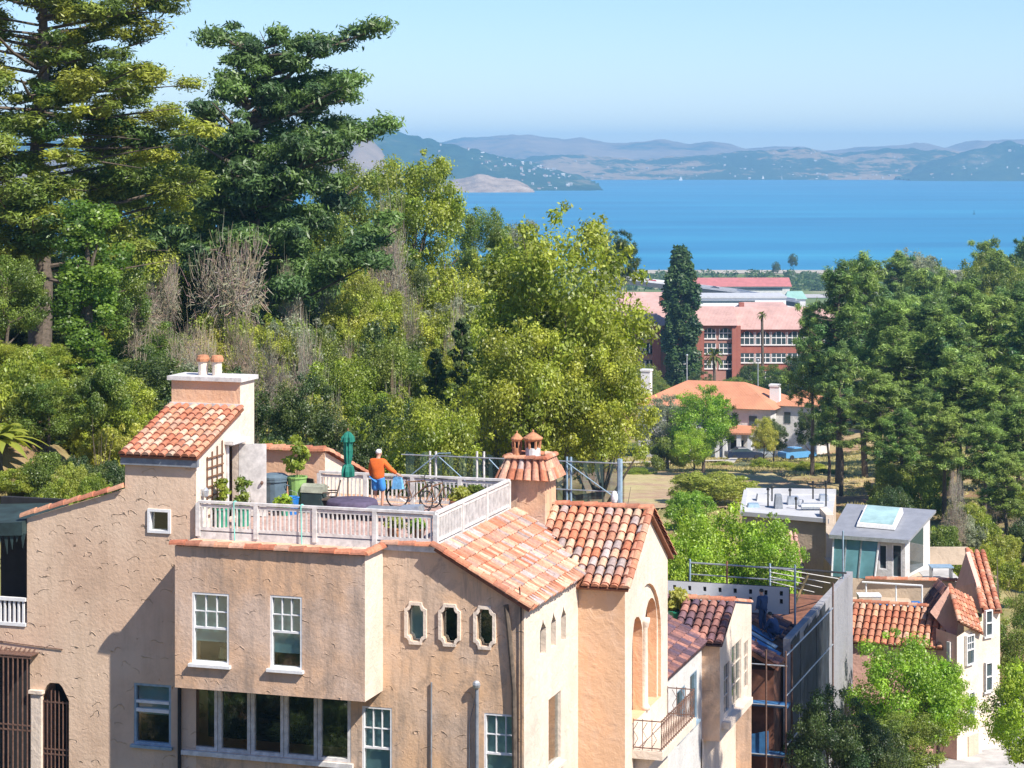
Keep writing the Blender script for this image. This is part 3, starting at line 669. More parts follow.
# square chimney with a tiled skirt
cu0,cu1,cv0,cv1=U(505,7.3),U(545,7.3),7.3,8.5; cz0,cz1,cz2=72.6,Z(477,-2.3,7.3),Z(457,-2.3,7.9)
c2=MB(); c2.box(cu0,cu1,cv0,cv1,cz0,cz1); c2o=c2.build('chimney',M['stucco_bay'],house)
sk=MB(); ex=.17; i_=.02
B=[(cu0-ex,cv0-ex),(cu1+ex,cv0-ex),(cu1+ex,cv1+ex),(cu0-ex,cv1+ex)]; T=[(cu0+i_,cv0+i_),(cu1-i_,cv0+i_),(cu1-i_,cv1-i_),(cu0+i_,cv1-i_)]
sk.hexa([(x,y,cz1-.05) for x,y in B],[(x,y,cz2) for x,y in T],0,(.3,.13,.09))
for k in range(4):
    b0_,b1_,t0_,t1_=Vector((*B[k],cz1-.05)),Vector((*B[(k+1)%4],cz1-.05)),Vector((*T[k],cz2)),Vector((*T[(k+1)%4],cz2))
    for q in range(6):
        f=(q+.5)/6; a_=t0_.lerp(t1_,f); z_=b0_.lerp(b1_,f); d_=(z_-a_); ax=(b1_-b0_).normalized(); n_=ax.cross(d_.normalized()); n_=n_ if n_.z>0 else -n_
        mid=a_+d_*.55
        half_tile(sk,a_,mid,ax,n_,.07,.105,tcol(PAL)); half_tile(sk,mid-d_*.05+n_*.03,z_+d_*.06+n_*.04,ax,n_,.1,.13,tcol(PAL))
for k in range(4): ridge_caps(sk,(*T[k],cz2+.02),(*T[(k+1)%4],cz2+.02),.12,.3,PAL2)
sk.build('tile_skirt',M['tile'],c2o)
for px,r,hh in ((517,.15,.62),(533,.24,.66)):
    u=U(px,7.9); p=MB(); z=cz2+.02; p.lathe([(r,0),(r,hh*.42)],(u,7.9,z),14,0 if px>520 else 1)
    for k in range(7):
        t=2*PI*k/7; p.tube([(u+r*.92*math.cos(t),7.9+r*.92*math.sin(t),z+hh*.4),(u+r*.98*math.cos(t),7.9+r*.98*math.sin(t),z+hh*.82)],r*.17,5,1)
    p.lathe([(r*.5,hh*.42),(r*.5,hh*.8)],(u,7.9,z),10,2); p.lathe([(r*1.0,hh*.74),(r*1.3,hh*.84),(r*1.3,hh*.9),(r*.4,hh*1.12),(r*.12,hh*1.16),(r*.14,hh*1.24),(0,hh*1.3)],(u,7.9,z),14,1)
    p.build('chimney_pot',[M['weathered_paint'],M['terracotta'],M['dark']],c2o)
# pipes, wires and a modelled shadow stripe on the front
pp=MB(); u=U(478,0); zt=Z(688,u,0); pp.tube([(u,-.1,ZB),(u,-.1,zt),(u-.02,-.14,zt+.1)],.055,8,0); pp.ball((u,-.14,zt+.12),.12,.1,.13,8,6,1); pp.build('vent_pipe',[M['lead'],M['steel']],house)
pp=MB(); u=U(432,0); pp.tube([(u-.02,-.05,ZB),(u,-.05,Z(682,u,0))],.025,6); pp.build('conduit',M['lead'],house)
pp=MB(); u=U(470,0); pp.tube([(u-.1,-.03,ZB),(u,-.03,Z(722,u,0)),(u+.16,-.03,Z(698,u,0))],.012,5); pp.build('cable',M['lead'],house)
pp=MB(); u=U(516,0); pp.tube([(U(507,0),-.09,Z(604,-.6,0)),(U(510,0),-.1,Z(630,-.5,0)),(U(515,0),-.1,Z(690,-.4,0)),(U(523,0)-.1,-.1,ZB)],.075,8); pp.build('downpipe_or_added_tube',M['bark'],house)  # slanting dark tube stands in for the narrow shadow by the corner
pp=MB(); pp.tube([(-.07,-.06,ZB),(-.07,-.06,72.4),(-.07,-.2,73.0)],.02,5); pp.build('aerial_lead',M['dark'],house)
pp=MB(); u=U(181,0); pp.tube([(u,-.1,ZB),(u,-.1,bz0)],.06,8); pp.build('downpipe_or_added_tube',M['dark'],house)
dk=MB(); dk.box(bL,uV+.02,.02,6.9,zd-.01,zd); dk.build('deck_floor',M['deck'],house)
# deck railing
def railing(p0,p1,name='deck_railing',end=True,posts=4,base=True):
    mb=MB(); p0=Vector(p0); p1=Vector(p1); d=(p1-p0); Lg=d.length; dn=d/Lg; up=Vector((0,0,1)); H=zrail-zd
    mb.bar(p0+up*(H-.03),p1+up*(H-.03),.13,.07); mb.bar(p0+up*(H-.14),p1+up*(H-.14),.05,.09); mb.bar(p0+up*.12,p1+up*.12,.05,.09)
    if base: mb.bar(p0-up*.09-dn*.02,p1-up*.09+dn*.02,.05,.24)
    n=int(Lg/.135)
    for k in range(1,n): 
        q=p0+dn*(Lg*k/n); mb.bar(q+up*.16,q+up*(H-.18),.045,.045,up=dn)
    for k in range(posts+1):
        if k==0 and not end: continue
        q=p0+dn*(Lg*k/posts); mb.bar(q-up*.1,q+up*(H-.066),.13,.13,up=dn)
    return mb.build(name,M['weathered_paint'],house)
rv=-.05
railing((bL+.1,rv,zd),(uV-.02,rv,zd),posts=4); railing((uV-.02,rv,zd),(uV-.05,6.8,zd),end=False,posts=3); railing((uV-.05,6.8,zd),(b1+.3,6.8,zd),end=False,posts=4)
for px,lab in ((235,'pale aqua cord tied over the deck rail in front of the two potted shrubs'),(302,'pale aqua cord tied over the deck rail below the lime green planter')):
    ct=MB(); u=U(px,rv); ct.tube([(u,rv+.1,zrail+.0),(u,rv,zrail+.03),(u,rv-.09,zrail+.02),(u+.02,rv-.1,zd+.3),(u+.05,rv-.12,zd-.25)],.018,5)
    co_=ct.build('cord',M['aqua']); tag(co_,lab,'cord'); co_.location=(OX,OY,0); co_.rotation_euler=(0,0,ROT)
# roof door, open leaf, canopy, trellis, lamp
dl=MB(); dl.hexa([(uT1+.02,dv1,zd+.03),(uT1+.86,dv1+.12,zd+.03),(uT1+.85,dv1+.17,zd+.03),(uT1+.02,dv1+.05,zd+.03)],[(uT1+.02,dv1,dzt-.03),(uT1+.86,dv1+.12,dzt-.03),(uT1+.85,dv1+.17,dzt-.03),(uT1+.02,dv1+.05,dzt-.03)])
do=dl.build('door',M['weathered_paint'],house); h_=MB(); h_.ball((uT1+.75,dv1+.06,zd+1.05),.05,.06,.06,8,6); h_.build('handle',M['iron'],do)
dc=MB(); dc.box(uT1+.003,uT1+.3,dv0-.25,dv1+.2,dzt+.06,dzt+.16); dc.box(uT1+.003,uT1+.2,dv0-.15,dv1+.1,dzt+.01,dzt+.06); 
dc.box(uT1+.003,uT1+.05,dv0-.12,dv0-.005,zd,dzt); dc.build('door_canopy',M['weathered_paint'],house)
tl=MB()
for k in range(4): tl.box(uT1+.02,uT1+.045,lerp(.7,1.75,k/3)-.02,lerp(.7,1.75,k/3)+.02,zd+.2,zd+2.1+.12*k)
for k in range(7): tl.box(uT1+.045,uT1+.065,.66,1.79,zd+.35+.28*k,zd+.39+.28*k)
tl.build('trellis',M['brown_wood'],house)
lm=MB(); lm.box(uT1+.003,uT1+.06,.3,.42,zd+1.0,zd+1.2); lm.lathe([(.03,0),(.08,.05),(.1,.22),(.03,.3)],(uT1+.14,.36,zd+.95),8); lm.build('wall_lamp',M['steel'],house)
# ------------------------------------------------------------------ things on the roof deck
def on(u,v,z=None):
    x,y=W(u,v); return (x,y,zd if z is None else z)
def skin(name, pts, edges, radii, mat, parent=None, sub=2, label=None):
    me=bpy.data.meshes.new(name+'_cage'); me.from_pydata([Vector(p) for p in pts],edges,[])
    o=bpy.data.objects.new(name+'_cage',me); COL.objects.link(o); o.modifiers.new('s','SKIN'); 
    sv_=me.skin_vertices[0].data
    for i,r in enumerate(radii):
        sv_[i].radius=(r,r) if isinstance(r,(int,float)) else r
        sv_[i].use_root=(i==0)
    m_=o.modifiers.new('b','SUBSURF'); m_.levels=sub; m_.render_levels=sub
    dg=bpy.context.evaluated_depsgraph_get(); nm=bpy.data.meshes.new_from_object(o.evaluated_get(dg)); nm.name=name
    bpy.data.objects.remove(o,do_unlink=True); bpy.data.meshes.remove(me)
    nm.materials.clear(); nm.materials.append(mat)
    nm.polygons.foreach_set('use_smooth',[True]*len(nm.polygons))
    r=bpy.data.objects.new(name,nm); COL.objects.link(r); r.parent=parent
    if label: r['label']=label
    return r
def person(name_loc, rz, label, J, shirt, lower, hairmat, group=None, shorts=True, holds=None, hat=None):
    """J: joints in local metres, facing +y.  hip, chest, neck, head, (sh,el,wr) per arm, (kn,an) per leg"""
    root=thing('person',label,'person',name_loc,rz,group)
    hip,ch,nk,hd=map(Vector,(J['hip'],J['chest'],J['neck'],J['head']))
    pts=[hip,ch,nk,hd-Vector((0,0,.07)),hd+Vector((0,.01,.05)),hd+Vector((0,0,.11))]; rad=[(.15,.11),(.17,.12),.06,.075,.088,.06]; ed=[(0,1),(1,2),(2,3),(3,4),(4,5)]
    for sd in ('l','r'):
        s,e,w_,=map(Vector,J['arm_'+sd]); n=len(pts); d=(w_-e).normalized()
        pts+=[s,e,w_,w_+d*.07]; rad+=[.065,.045,.032,.036]; ed+=[(1,n),(n,n+1),(n+1,n+2),(n+2,n+3)]
        side=d.cross(Vector((0,1,0))).normalized() if abs(d.y)<.9 else Vector((1,0,0))
        for k,(f,l) in enumerate(((-1.5,.065),(-.5,.085),(.5,.08),(1.5,.062))):          # four fingers
            m_=len(pts); b_=w_+d*.07+side*f*.018; pts+=[b_+d*.03,b_+d*(.03+l*.6)+Vector((0,.012,0)),b_+d*(.03+l)+Vector((0,.03,0))]; rad+=[.010,.009,.008]; ed+=[(n+3,m_),(m_,m_+1),(m_+1,m_+2)]
        m_=len(pts); pts+=[w_+d*.04+side*.045+Vector((0,.02,0)),w_+d*.08+side*.055+Vector((0,.035,0))]; rad+=[.011,.009]; ed+=[(n+2,m_),(m_,m_+1)]
        h_,k_,a_=map(Vector,J['leg_'+sd]); n=len(pts); f=Vector(J.get('foot',(0,.15,0)))
        pts+=[h_,k_,a_,a_+f+Vector((0,0,-.055))]; rad+=[.095,.06,.042,(.045,.03)]; ed+=[(0,n),(n,n+1),(n+1,n+2),(n+2,n+3)]
    skin('body',pts,ed,rad,M['skin'],root)
    # shirt with sleeves
    pts=[hip-Vector((0,0,.16)),hip.lerp(ch,.4),ch,nk-Vector((0,0,.03))]; rad=[(.215,.175),(.225,.185),(.225,.17),.09]; ed=[(0,1),(1,2),(2,3)]
    for sd in ('l','r'):
        s,e,w_=map(Vector,J['arm_'+sd]); n=len(pts); pts+=[s,e,e.lerp(w_,.85)]; rad+=[.105,.082,.06]; ed+=[(2,n),(n,n+1),(n+1,n+2)]
    skin('shirt',pts,ed,rad,M[shirt],root)
    pts=[hip+Vector((0,0,.09))]; rad=[(.19,.15)]; ed=[]
    for sd in ('l','r'):
        h_,k_,a_=map(Vector,J['leg_'+sd]); n=len(pts)
        if shorts: pts+=[h_,h_.lerp(k_,.5),h_.lerp(k_,.92)]; rad+=[.14,.135,.13]; ed+=[(0,n),(n,n+1),(n+1,n+2)]
        else: pts+=[h_,k_,a_.lerp(k_,.06)]; rad+=[.115,.085,.07]; ed+=[(0,n),(n,n+1),(n+1,n+2)]
    skin('shorts' if shorts else 'trousers',pts,ed,rad,M[lower],root)
    for sd in ('l','r'):
        a_=Vector(J['leg_'+sd][2]); f=Vector(J.get('foot',(0,.15,0)))
        skin('shoe',[a_-f*.3-Vector((0,0,.04)),a_+f*.4-Vector((0,0,.045)),a_+f*1.05-Vector((0,0,.055))],[(0,1),(1,2)],[.045,.05,.04],M['black'],root,1)
    hb=MB(); hb.ball(hd+Vector((0,-.012,.06)),.092,.108,.085,12,8); 
    if hat: hb.lathe([(.10,.0),(.14,-.005),(.10,.02)],tuple(hd+Vector((0,0,.06))),12)
    hb.build('hard_hat' if hat else 'hair',M[hairmat],root,True)
    for nm_ in ('eye','ear'):
        for s in (-1,1):
            fc=MB()
            if nm_=='eye': fc.ball(hd+Vector((s*.033,.086,.02)),.012,.008,.009,6,4)
            else: fc.ball(hd+Vector((s*.09,0,0)),.014,.024,.034,6,5)
            fc.build(nm_,M['dark' if nm_=='eye' else 'skin'],root)
    fc=MB(); fc.ball(hd+Vector((0,.1,-.015)),.014,.02,.022,6,5,0); fc.build('nose',M['skin'],root)
    fc=MB(); fc.box(-.025+hd.x,.025+hd.x,hd.y+.083,hd.y+.09,hd.z-.058,hd.z-.05); fc.build('mouth',M['terracotta'],root)
    return root
up_=U(378,5.7)
J=dict(hip=(0,0,.98),chest=(-.02,.04,1.41),neck=(-.02,.06,1.58),head=(-.02,.09,1.70),
       arm_l=((-.23,.04,1.46),(-.29,.05,1.17),(-.28,.16,.92)),arm_r=((.19,.04,1.46),(.36,.10,1.25),(.56,.26,1.06)),
       leg_l=((-.10,0,.92),(-.12,.06,.50),(-.12,-.02,.09)),leg_r=((.10,0,.92),(.13,.07,.50),(.14,.0,.09)))
person(on(up_,5.7),ROT+R(-8),'person with white hair in orange shirt and blue shorts on the roof deck',J,'orange','blue','hair')
tb=MB(); cx_=.56; tb.hexa([(cx_-.2,.2,.6),(cx_+.17,.22,.62),(cx_+.18,.36,.62),(cx_-.19,.36,.6)],[(cx_-.15,.25,1.0),(cx_+.12,.25,.98),(cx_+.12,.31,.98),(cx_-.15,.31,1.0)])
for s in (-1,1): tb.tube([(cx_-.06*s,.28,1.0),(cx_-.03*s,.28,1.08),(cx_,.28,1.09)],.012,5)
bo_=tb.build('tote_bag',[plain('light_blue_cloth',(.16,.42,.68),.85,0,.45,9)],None); bo_.location=on(up_,5.7); bo_.rotation_euler=(0,0,ROT+R(-8)); tag(bo_,'light blue cloth bag hanging from the right hand of the person in orange','bag')
# bicycle
def bicycle(loc, rz, label):
    r=thing('bicycle',label,'bicycle',loc,rz); wr_=.34
    for x in (-.52,.52):
        w_=MB(); n=26
        pts=[(x+wr_*math.cos(2*PI*k/n),0,wr_+wr_*math.sin(2*PI*k/n)) for k in range(n+1)]; w_.tube(pts,.024,6,0,False)
        ty=w_.build('wheel',M['black'],r); s=MB()
        for k in range(12):
            t=2*PI*k/12; s.tube([(x,0,wr_),(x+.32*math.cos(t),0,wr_+.32*math.sin(t))],.004,3)
        s.tube([(x,-.04,wr_),(x,.04,wr_)],.03,8); s.build('spokes',M['chrome'],ty)
    f=MB(); bb=(-.06,0,.30); st=(-.22,0,.80); hd=(.34,0,.84); h2=(.38,0,.70)
    for a,b in ((bb,st),(st,hd),(bb,h2),(st,(-.52,0,wr_)),(bb,(-.52,0,wr_)),(hd,h2)): f.tube([a,b],.02,6)
    f.tube([h2,(.52,0,wr_)],.018,6); f.tube([st,(-.25,0,.90)],.015,6); f.build('frame',M['brown_wood'],r)
    s=MB(); s.ball((-.26,0,.93),.14,.07,.035,10,6); s.build('saddle',M['black'],r)
    h=MB(); h.tube([hd,(.32,0,.97)],.015,6); h.tube([(.24,-.28,1.0),(.33,-.2,.98),(.33,.2,.98),(.24,.28,1.0)],.014,6); h.build('handlebar',M['black'],r)
    c=MB(); c.tube([(bb[0],.05,.30),(bb[0]-.09,.06,.16)],.012,5); c.tube([(bb[0],-.05,.30),(bb[0]+.09,-.06,.44)],.012,5); c.lathe([(.09,-.004),(.09,.004)],bb,12); c.build('crank',M['steel'],r); return r
bicycle(on(U(414,6.25),6.25),ROT+R(14),'dark bicycle leaning on the back rail of the deck beside the person')
bicycle(on(U(436,6.0),6.0),ROT+R(72),'second bicycle standing end on, behind the deck corner post').scale=(.95,)*3
# closed parasol, table with purple cloth
u=U(348,4.7); r=thing('parasol','closed teal parasol standing on the roof deck','parasol',on(u,4.7),ROT)
p=MB(); p.tube([(0,0,.02),(0,0,2.52)],.022,8); p.build('pole',M['brown_wood'],r)
c=MB(); prof=[(.09,1.08),(.19,1.12),(.2,1.28),(.16,1.42),(.085,1.5),(.11,1.62),(.135,1.9),(.12,2.05),(.13,2.16),(.19,2.18),(.17,2.32),(.09,2.44),(.02,2.5)]
n=20; vs=[]; fs=[]
for i,(rr_,z) in enumerate(prof):
    for k in range(n):
        t=2*PI*k/n; q=rr_*(1+.22*math.sin(t*8+.3*i)); vs.append((q*math.cos(t),q*math.sin(t),z))
for i in range(len(prof)-1):
    for k in range(n): fs.append((i*n+k,i*n+(k+1)%n,(i+1)*n+(k+1)%n,(i+1)*n+k))
c.add(vs,fs); c.build('canopy',M['teal'],r); b=MB(); b.lathe([(.25,0),(.25,.05),(.06,.09),(.04,.3)],(0,0,0),12); b.build('base',M['iron'],r); f=MB(); f.ball((0,0,2.55),.03,.03,.05); f.build('finial',M['brown_wood'],r)
u=U(352,4.0); r=thing('patio_table','low round table under a dark purple cloth beside the teal parasol','table',on(u,4.0),ROT)
t=MB(); n=28; vs=[]; fs=[]
for rr_,z,wv in ((.03,.525,0),(.72,.52,0),(.76,.49,.02),(.77,.36,.05),(.78,.22,.07)):
    for k in range(n): q=rr_*(1+wv*math.sin(2*PI*k/n*7)); vs.append((q*math.cos(2*PI*k/n),q*math.sin(2*PI*k/n),z))
for i in range(4):
    for k in range(n): fs.append((i*n+k,i*n+(k+1)%n,(i+1)*n+(k+1)%n,(i+1)*n+k))
t.add(vs,fs); t.build('tablecloth',M['purple'],r,True)
for k in range(4): l=MB(); a=PI/4+k*PI/2; l.tube([(.42*math.cos(a),.42*math.sin(a),.5),(.5*math.cos(a),.5*math.sin(a),0)],.025,6); l.build('leg',M['iron'],r)
u=U(395,3.6); r=thing('sun_lounger','low dark sun lounger with a pale cushion behind the front rail','sun lounger',on(u,3.6),ROT+R(4))
s=MB(); s.box(-.85,.85,-.32,.32,.26,.32); s.build('frame',M['iron'],r); s=MB(); s.box(-.85,.15,-.30,.30,.323,.40); s.build('mattress',M['lead'],r); s=MB(); s.hexa([(.17,-.3,.325),(.85,-.3,.325),(.85,.3,.325),(.17,.3,.325)],[(.2,-.27,.46),(.8,-.27,.50),(.8,.27,.50),(.2,.27,.46)]); s.build('cushion',M['steel'],r)
for x in (-.75,.75):
    for y in (-.27,.27): l=MB(); l.box(x-.025,x+.025,y-.025,y+.025,0,.257); l.build('leg',M['iron'],r)
def chair(px,v,rz,label):
    r=thing('garden_chair',label,'chair',on(U(px,v),v),rz)
    s=MB(); s.box(-.26,.26,-.26,.26,.40,.45); s.build('seat',M['bark'],r); s=MB(); s.hexa([(-.26,.22,.45),(.26,.22,.45),(.26,.27,.45),(-.26,.27,.45)],[(-.26,.36,.95),(.26,.36,.95),(.26,.40,.95),(-.26,.40,.95)]); s.build('backrest',M['bark'],r)
    for x in (-.23,.23):
        for y in (-.22,.22): l=MB(); l.tube([(x,y,0),(x,y,.42)],.02,6); l.build('leg',M['iron'],r)
        a=MB(); a.box(x-.03,x+.03,-.24,.30,.62,.65); a.build('armrest',M['bark'],r)
chair(328,4.6,ROT+R(-70),'dark wooden garden chair left of the purple table'); chair(318,5.4,ROT+R(150),'dark wooden garden chair beside the lime green planter')
u=U(314,4.5); r=thing('grill','low grey green covered grill beside the lime green planter','grill',on(u,4.5),ROT)
g=MB(); g.hexa([(-.38,-.25,.0),(.38,-.25,.0),(.38,.25,.0),(-.38,.25,.0)],[(-.32,-.22,.62),(.32,-.22,.62),(.32,.22,.62),(-.32,.22,.62)]); g.build('body',M['net'],r); g=MB(); 
g.prism([(-.36,-.24,.62),(-.36,.24,.62),(-.36,.2,.80),(-.36,.0,.88),(-.36,-.18,.80)],(.72,0,0)); g.build('lid',plain('faded_canvas',(.30,.31,.24),.9,0,.4,5),r)
u=U(275,4.4); r=thing('storage_bin','large blue grey plastic bin beside the open roof door','bin',on(u,4.4),ROT)
b=MB(); b.lathe([(.34,0),(.38,.9),(.42,.92),(.42,1.0)],(0,0,0),16); b.build('body',M['bluegrey'],r); b=MB(); b.lathe([(.43,1.0),(.43,1.06),(.3,1.14),(0,1.16)],(0,0,0),16); b.build('lid',M['bluegrey'],r)
for s in (-1,1): h=MB(); h.tube([(s*.41,-.12,.85),(s*.48,-.1,.8),(s*.48,.1,.8),(s*.41,.12,.85)],.02,5); h.build('handle',M['bluegrey'],r)
u=U(291,3.9); r=thing('bucket','bright blue plastic bucket in front of the lime green planter','bucket',on(u,3.9),ROT)
b=MB(); b.lathe([(.2,0),(.25,.5),(.27,.51),(.25,.53),(.22,.5),(.19,.1),(0,.1)],(0,0,0),14); b.build('body',M['brightblue'],r); b=MB(); b.tube([(-.25,0,.5),(-.2,0,.66),(0,0,.73),(.2,0,.66),(.25,0,.5)],.008,5); b.build('handle',M['steel'],r)

# ------------------------------------------------------------------ scaffold behind the house
def scaffold_screen():
    r=thing('scaffold','long run of metal scaffolding hung with dark netting behind the house','scaffold',(OX,OY,0),ROT)
    v=10.9; uA,uB=U(402,v),U(622,v); z0=66; zt=Z(461,0,v)
    s=MB(); s.add([(uA,v+.35,z0),(uB,v+.35,z0),(uB,v+.35,zt),(uA,v+.35,zt)],[(0,1,2,3)])
    nx=60; vs=[];fs=[]
    for i in range(nx+1):
        for j in range(5):
            vs.append((lerp(uA,uB,i/nx),v+.4+.07*math.sin(i*1.7+j)+.05*math.sin(i*.6),lerp(z0,zt-.12*abs(math.sin(i*.55)),j/4)))
    for i in range(nx):
        for j in range(4): fs.append((i*5+j,i*5+5+j,i*5+6+j,i*5+1+j))
    s=MB(); s.add(vs,fs); s.build('netting',M['opennet'],r)
    for px in (430,436,477,484,567,571,620):
        p=MB(); u=U(px,v); p.tube([(u,v,z0),(u,v,zt+(.12 if px in(477,484) else .06))],.038 if px<620 else .09,7); p.build('upright',M['bluepipe'] if px>500 else M['weathered_paint'],r)
    for z in (zt-.08,zt-1.0,zt-1.9): p=MB(); p.tube([(uA,v-.05,z),(uB,v-.05,z)],.02,6); p.build('ledger',M['steel'],r)
    for a,b in ((567,612),(440,475),(490,520)): p=MB(); p.tube([(U(a,v),v-.1,zt-.1),(U(b,v),v-.1,zt-1.1)],.018,6); p.build('brace',M['bluepipe'],r)
    p=MB(); p.tube([(U(405,v),v-.12,zt-.95),(U(440,v),v-.14,zt+.02),(U(452,v),v-.14,zt+.05)],.022,6); p.build('brace',M['bluepipe'],r)
    p=MB(); p.ball((U(616,v),v-.2,Z(497,0,v)),.12,.12,.22); p.build('work_lamp',M['white_paint'],r)
scaffold_screen()
# ------------------------------------------------------------------ the next houses of the row
def hroot(label): return thing('stucco_house',label,'house',(OX,OY,0),ROT)
hB=hroot('small peach house with dusky tiled roof and overhanging bay, next beyond the big house')
v0,v1=17.0,22.3; u1=.68; ve=28.1; GB=54
zBe=67.0; zBt=68.05; zb0=63.3
B=MB()
bw=[(V(678,0),V(688,0),64.0-1.2,65.9),(V(690,0),V(699,0),63.9-.6,66.2)]
B.poly(PS(0),rect(12.5,v1,GB,zBe),[rect(V(677,0),V(685,0),Z(735,0,19),Z(688,0,19)),rect(V(690,0),V(697,0),Z(722,0,21),Z(672,0,21))],.2,0)
B.poly(PF(v1),rect(0,u1,zb0,zBe),(),.1,1)
gw=[rect(v1+.7,v1+1.7,64.1,66.0),rect(v1+2.1,v1+3.9,64.0,66.4),rect(v1+4.3,v1+5.2,64.2,66.1)]
B.poly(PS(u1),[(v1,zb0),(ve,zb0+.1),(ve,zBt-.75),(v1+2.2,zBt-.03),(v1,zBe)],gw,.2,2)
B.add([(0,v1,zb0),(u1,v1,zb0),(u1,ve,zb0+.1),(0,ve,zb0+.1)],[(0,1,2,3)],1)
B.poly(PS(0.05),rect(v1-.2,ve,GB,zb0+.1),[rect(v1+.8,v1+2.6,GB+1,GB+6.5),rect(v1+3.2,v1+5,GB+1,GB+7)],.2,2)
B.add([(-9,ve,GB),(u1,ve,GB),(u1,ve,zBt-.8),(-9,ve,zBt-.8)],[(0,1,2,3)],1)
B.add([(-9,12.5,GB),(0,12.5,GB),(0,12.5,zBe),(-9,12.5,zBe)],[(0,1,2,3)],1)
B.box(-9,-2.0,12.6,v1+2.1,zBe,zBt-.05,1)
B.build('wall',[M['stucco_white'],M['stucco_bay'],M['stucco_cream']],hB)
for a0,a1,py0,py1,vm in ((V(677,0),V(685,0),735,688,19),(V(690,0),V(697,0),722,672,21)):
    z0,z1=Z(py0,0,vm),Z(py1,0,vm); f=window(hB,PS(0),a0,a1,z0,z1,style='plain',glass='glassdark',mat='bluepipe',sill=True)
for g in gw:
    a0,a1=g[0][0],g[1][0]; z0,z1=g[0][1],g[2][1]; window(hB,PS(u1),a0,a1,z0,z1,style='grid',grid=(2,3),glass='glassdark',mat='stucco_cream',sill=False)
w_=MB(); w_.box(u1+.003,u1+.3,v1+.3,v1+4.6,63.7,63.95); w_.build('window_ledge',M['stucco_cream'],hB)
for a in (v1+.8,v1+3.2): d_=MB(); d_.box(-.13,-.1,a-.1,a+1.9,GB,GB+7.1); d_.build('glazing',M['glassdark'],hB)
t=MB(); dz=zBt-zBe; d=Vector((2.0,0,-dz)).normalized(); Lr=math.hypot(2.2,dz*1.1)
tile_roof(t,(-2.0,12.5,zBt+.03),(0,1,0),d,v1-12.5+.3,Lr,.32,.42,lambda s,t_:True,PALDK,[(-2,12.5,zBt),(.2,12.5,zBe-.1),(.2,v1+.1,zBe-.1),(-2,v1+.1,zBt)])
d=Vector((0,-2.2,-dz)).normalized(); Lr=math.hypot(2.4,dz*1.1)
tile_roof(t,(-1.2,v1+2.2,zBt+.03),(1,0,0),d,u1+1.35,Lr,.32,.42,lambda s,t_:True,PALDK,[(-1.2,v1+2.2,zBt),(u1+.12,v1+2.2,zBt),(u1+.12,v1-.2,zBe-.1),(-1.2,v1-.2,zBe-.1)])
ridge_caps(t,(-1.2,v1+2.2,zBt+.06),(u1+.1,v1+2.2,zBt+.06),.17,.5); ridge_caps(t,(u1-.05,v1+2.2,zBt+.05),(u1-.05,ve,zBt-.68),.13,.42); ridge_caps(t,(-2.0,12.6,zBt+.05),(-1.9,v1+2.2,zBt+.05),.16,.5,PALDK)
t.build('tile_roof',M['tile'],hB)
fr_=MB(); fr_.box(-9,u1-.1,v1+2.3,ve-.02,zBe-.2,zBe-.15); fr_.build('flat_roof',M['roofwhite'],hB)

# C: house under repair
hC=thing('house_under_repair','house under repair with stripped tile roof and bare sheathing behind scaffolding','house',(OX,OY,0),ROT)
GC=54; vC=30.5; zC=65.75
c=MB(); c.box(-9,1.1,vC,31.9,GC,64.2,0); c.box(-9,1.1,32.0,47.9,GC,64.0,0); c.build('wall',M['red_brown'],hC)
c=MB(); c.box(1.2,1.5,32.0,48.0,GC,65.2); c.build('grey_wall',M['grey_render'],hC)
rb=random.Random(12); v_=32.02  # added dark ragged sheets that darken the near part of the grey wall
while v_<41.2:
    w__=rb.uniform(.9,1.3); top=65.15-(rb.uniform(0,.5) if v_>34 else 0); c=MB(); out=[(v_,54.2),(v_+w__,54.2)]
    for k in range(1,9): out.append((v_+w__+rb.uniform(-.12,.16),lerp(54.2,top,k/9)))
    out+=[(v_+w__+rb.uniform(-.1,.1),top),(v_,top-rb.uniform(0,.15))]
    c.prism([(1.504+.004*(int(v_*10)%3),a,z) for a,z in out],(.012,0,0)); c.build('added_dark_layer',M['dark_layer'],hC); v_+=w__*.97+(rb.random()<.35)*.12  # added dark ragged sheet, darkens the grey wall
c=MB(); c.hexa([(-9,vC-.2,zC-.3),(-1.3,vC-.2,zC-.3),(-1.3,36,zC-.3),(-9,36,zC-.3)],[(-9,vC-.2,zC),(-1.3,vC-.2,zC),(-1.3,36,zC),(-9,36,zC)]); c.build('flat_roof',M['roofwhite'],hC)
zCe=64.45; sl_=(zC-zCe)/2.6
c=MB(); c.hexa([(-1.3,vC-.2,zC-.2),(1.3,vC-.2,zCe-.2),(1.3,37,zCe-.2),(-1.3,37,zC-.2)],[(-1.3,vC-.2,zC-.02),(1.3,vC-.2,zCe-.02),(1.3,37,zCe-.02),(-1.3,37,zC-.02)]); c.build('roof_deck',M['red_brown'],hC)
c=MB(); d=Vector((2.6,0,zCe-zC)).normalized(); n=Vector((.45,0,.9)).normalized()
rq=random.Random(5)
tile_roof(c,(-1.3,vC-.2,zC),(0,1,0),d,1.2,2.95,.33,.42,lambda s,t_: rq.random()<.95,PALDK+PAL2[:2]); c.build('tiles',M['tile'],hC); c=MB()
tile_roof(c,(-1.3,vC+3.2,zC),(0,1,0),d,3.2,2.95,.33,.42,lambda s,t_: rq.random()<.9,PALDK+PAL2[:2]); c.build('tiles',M['tile'],hC)
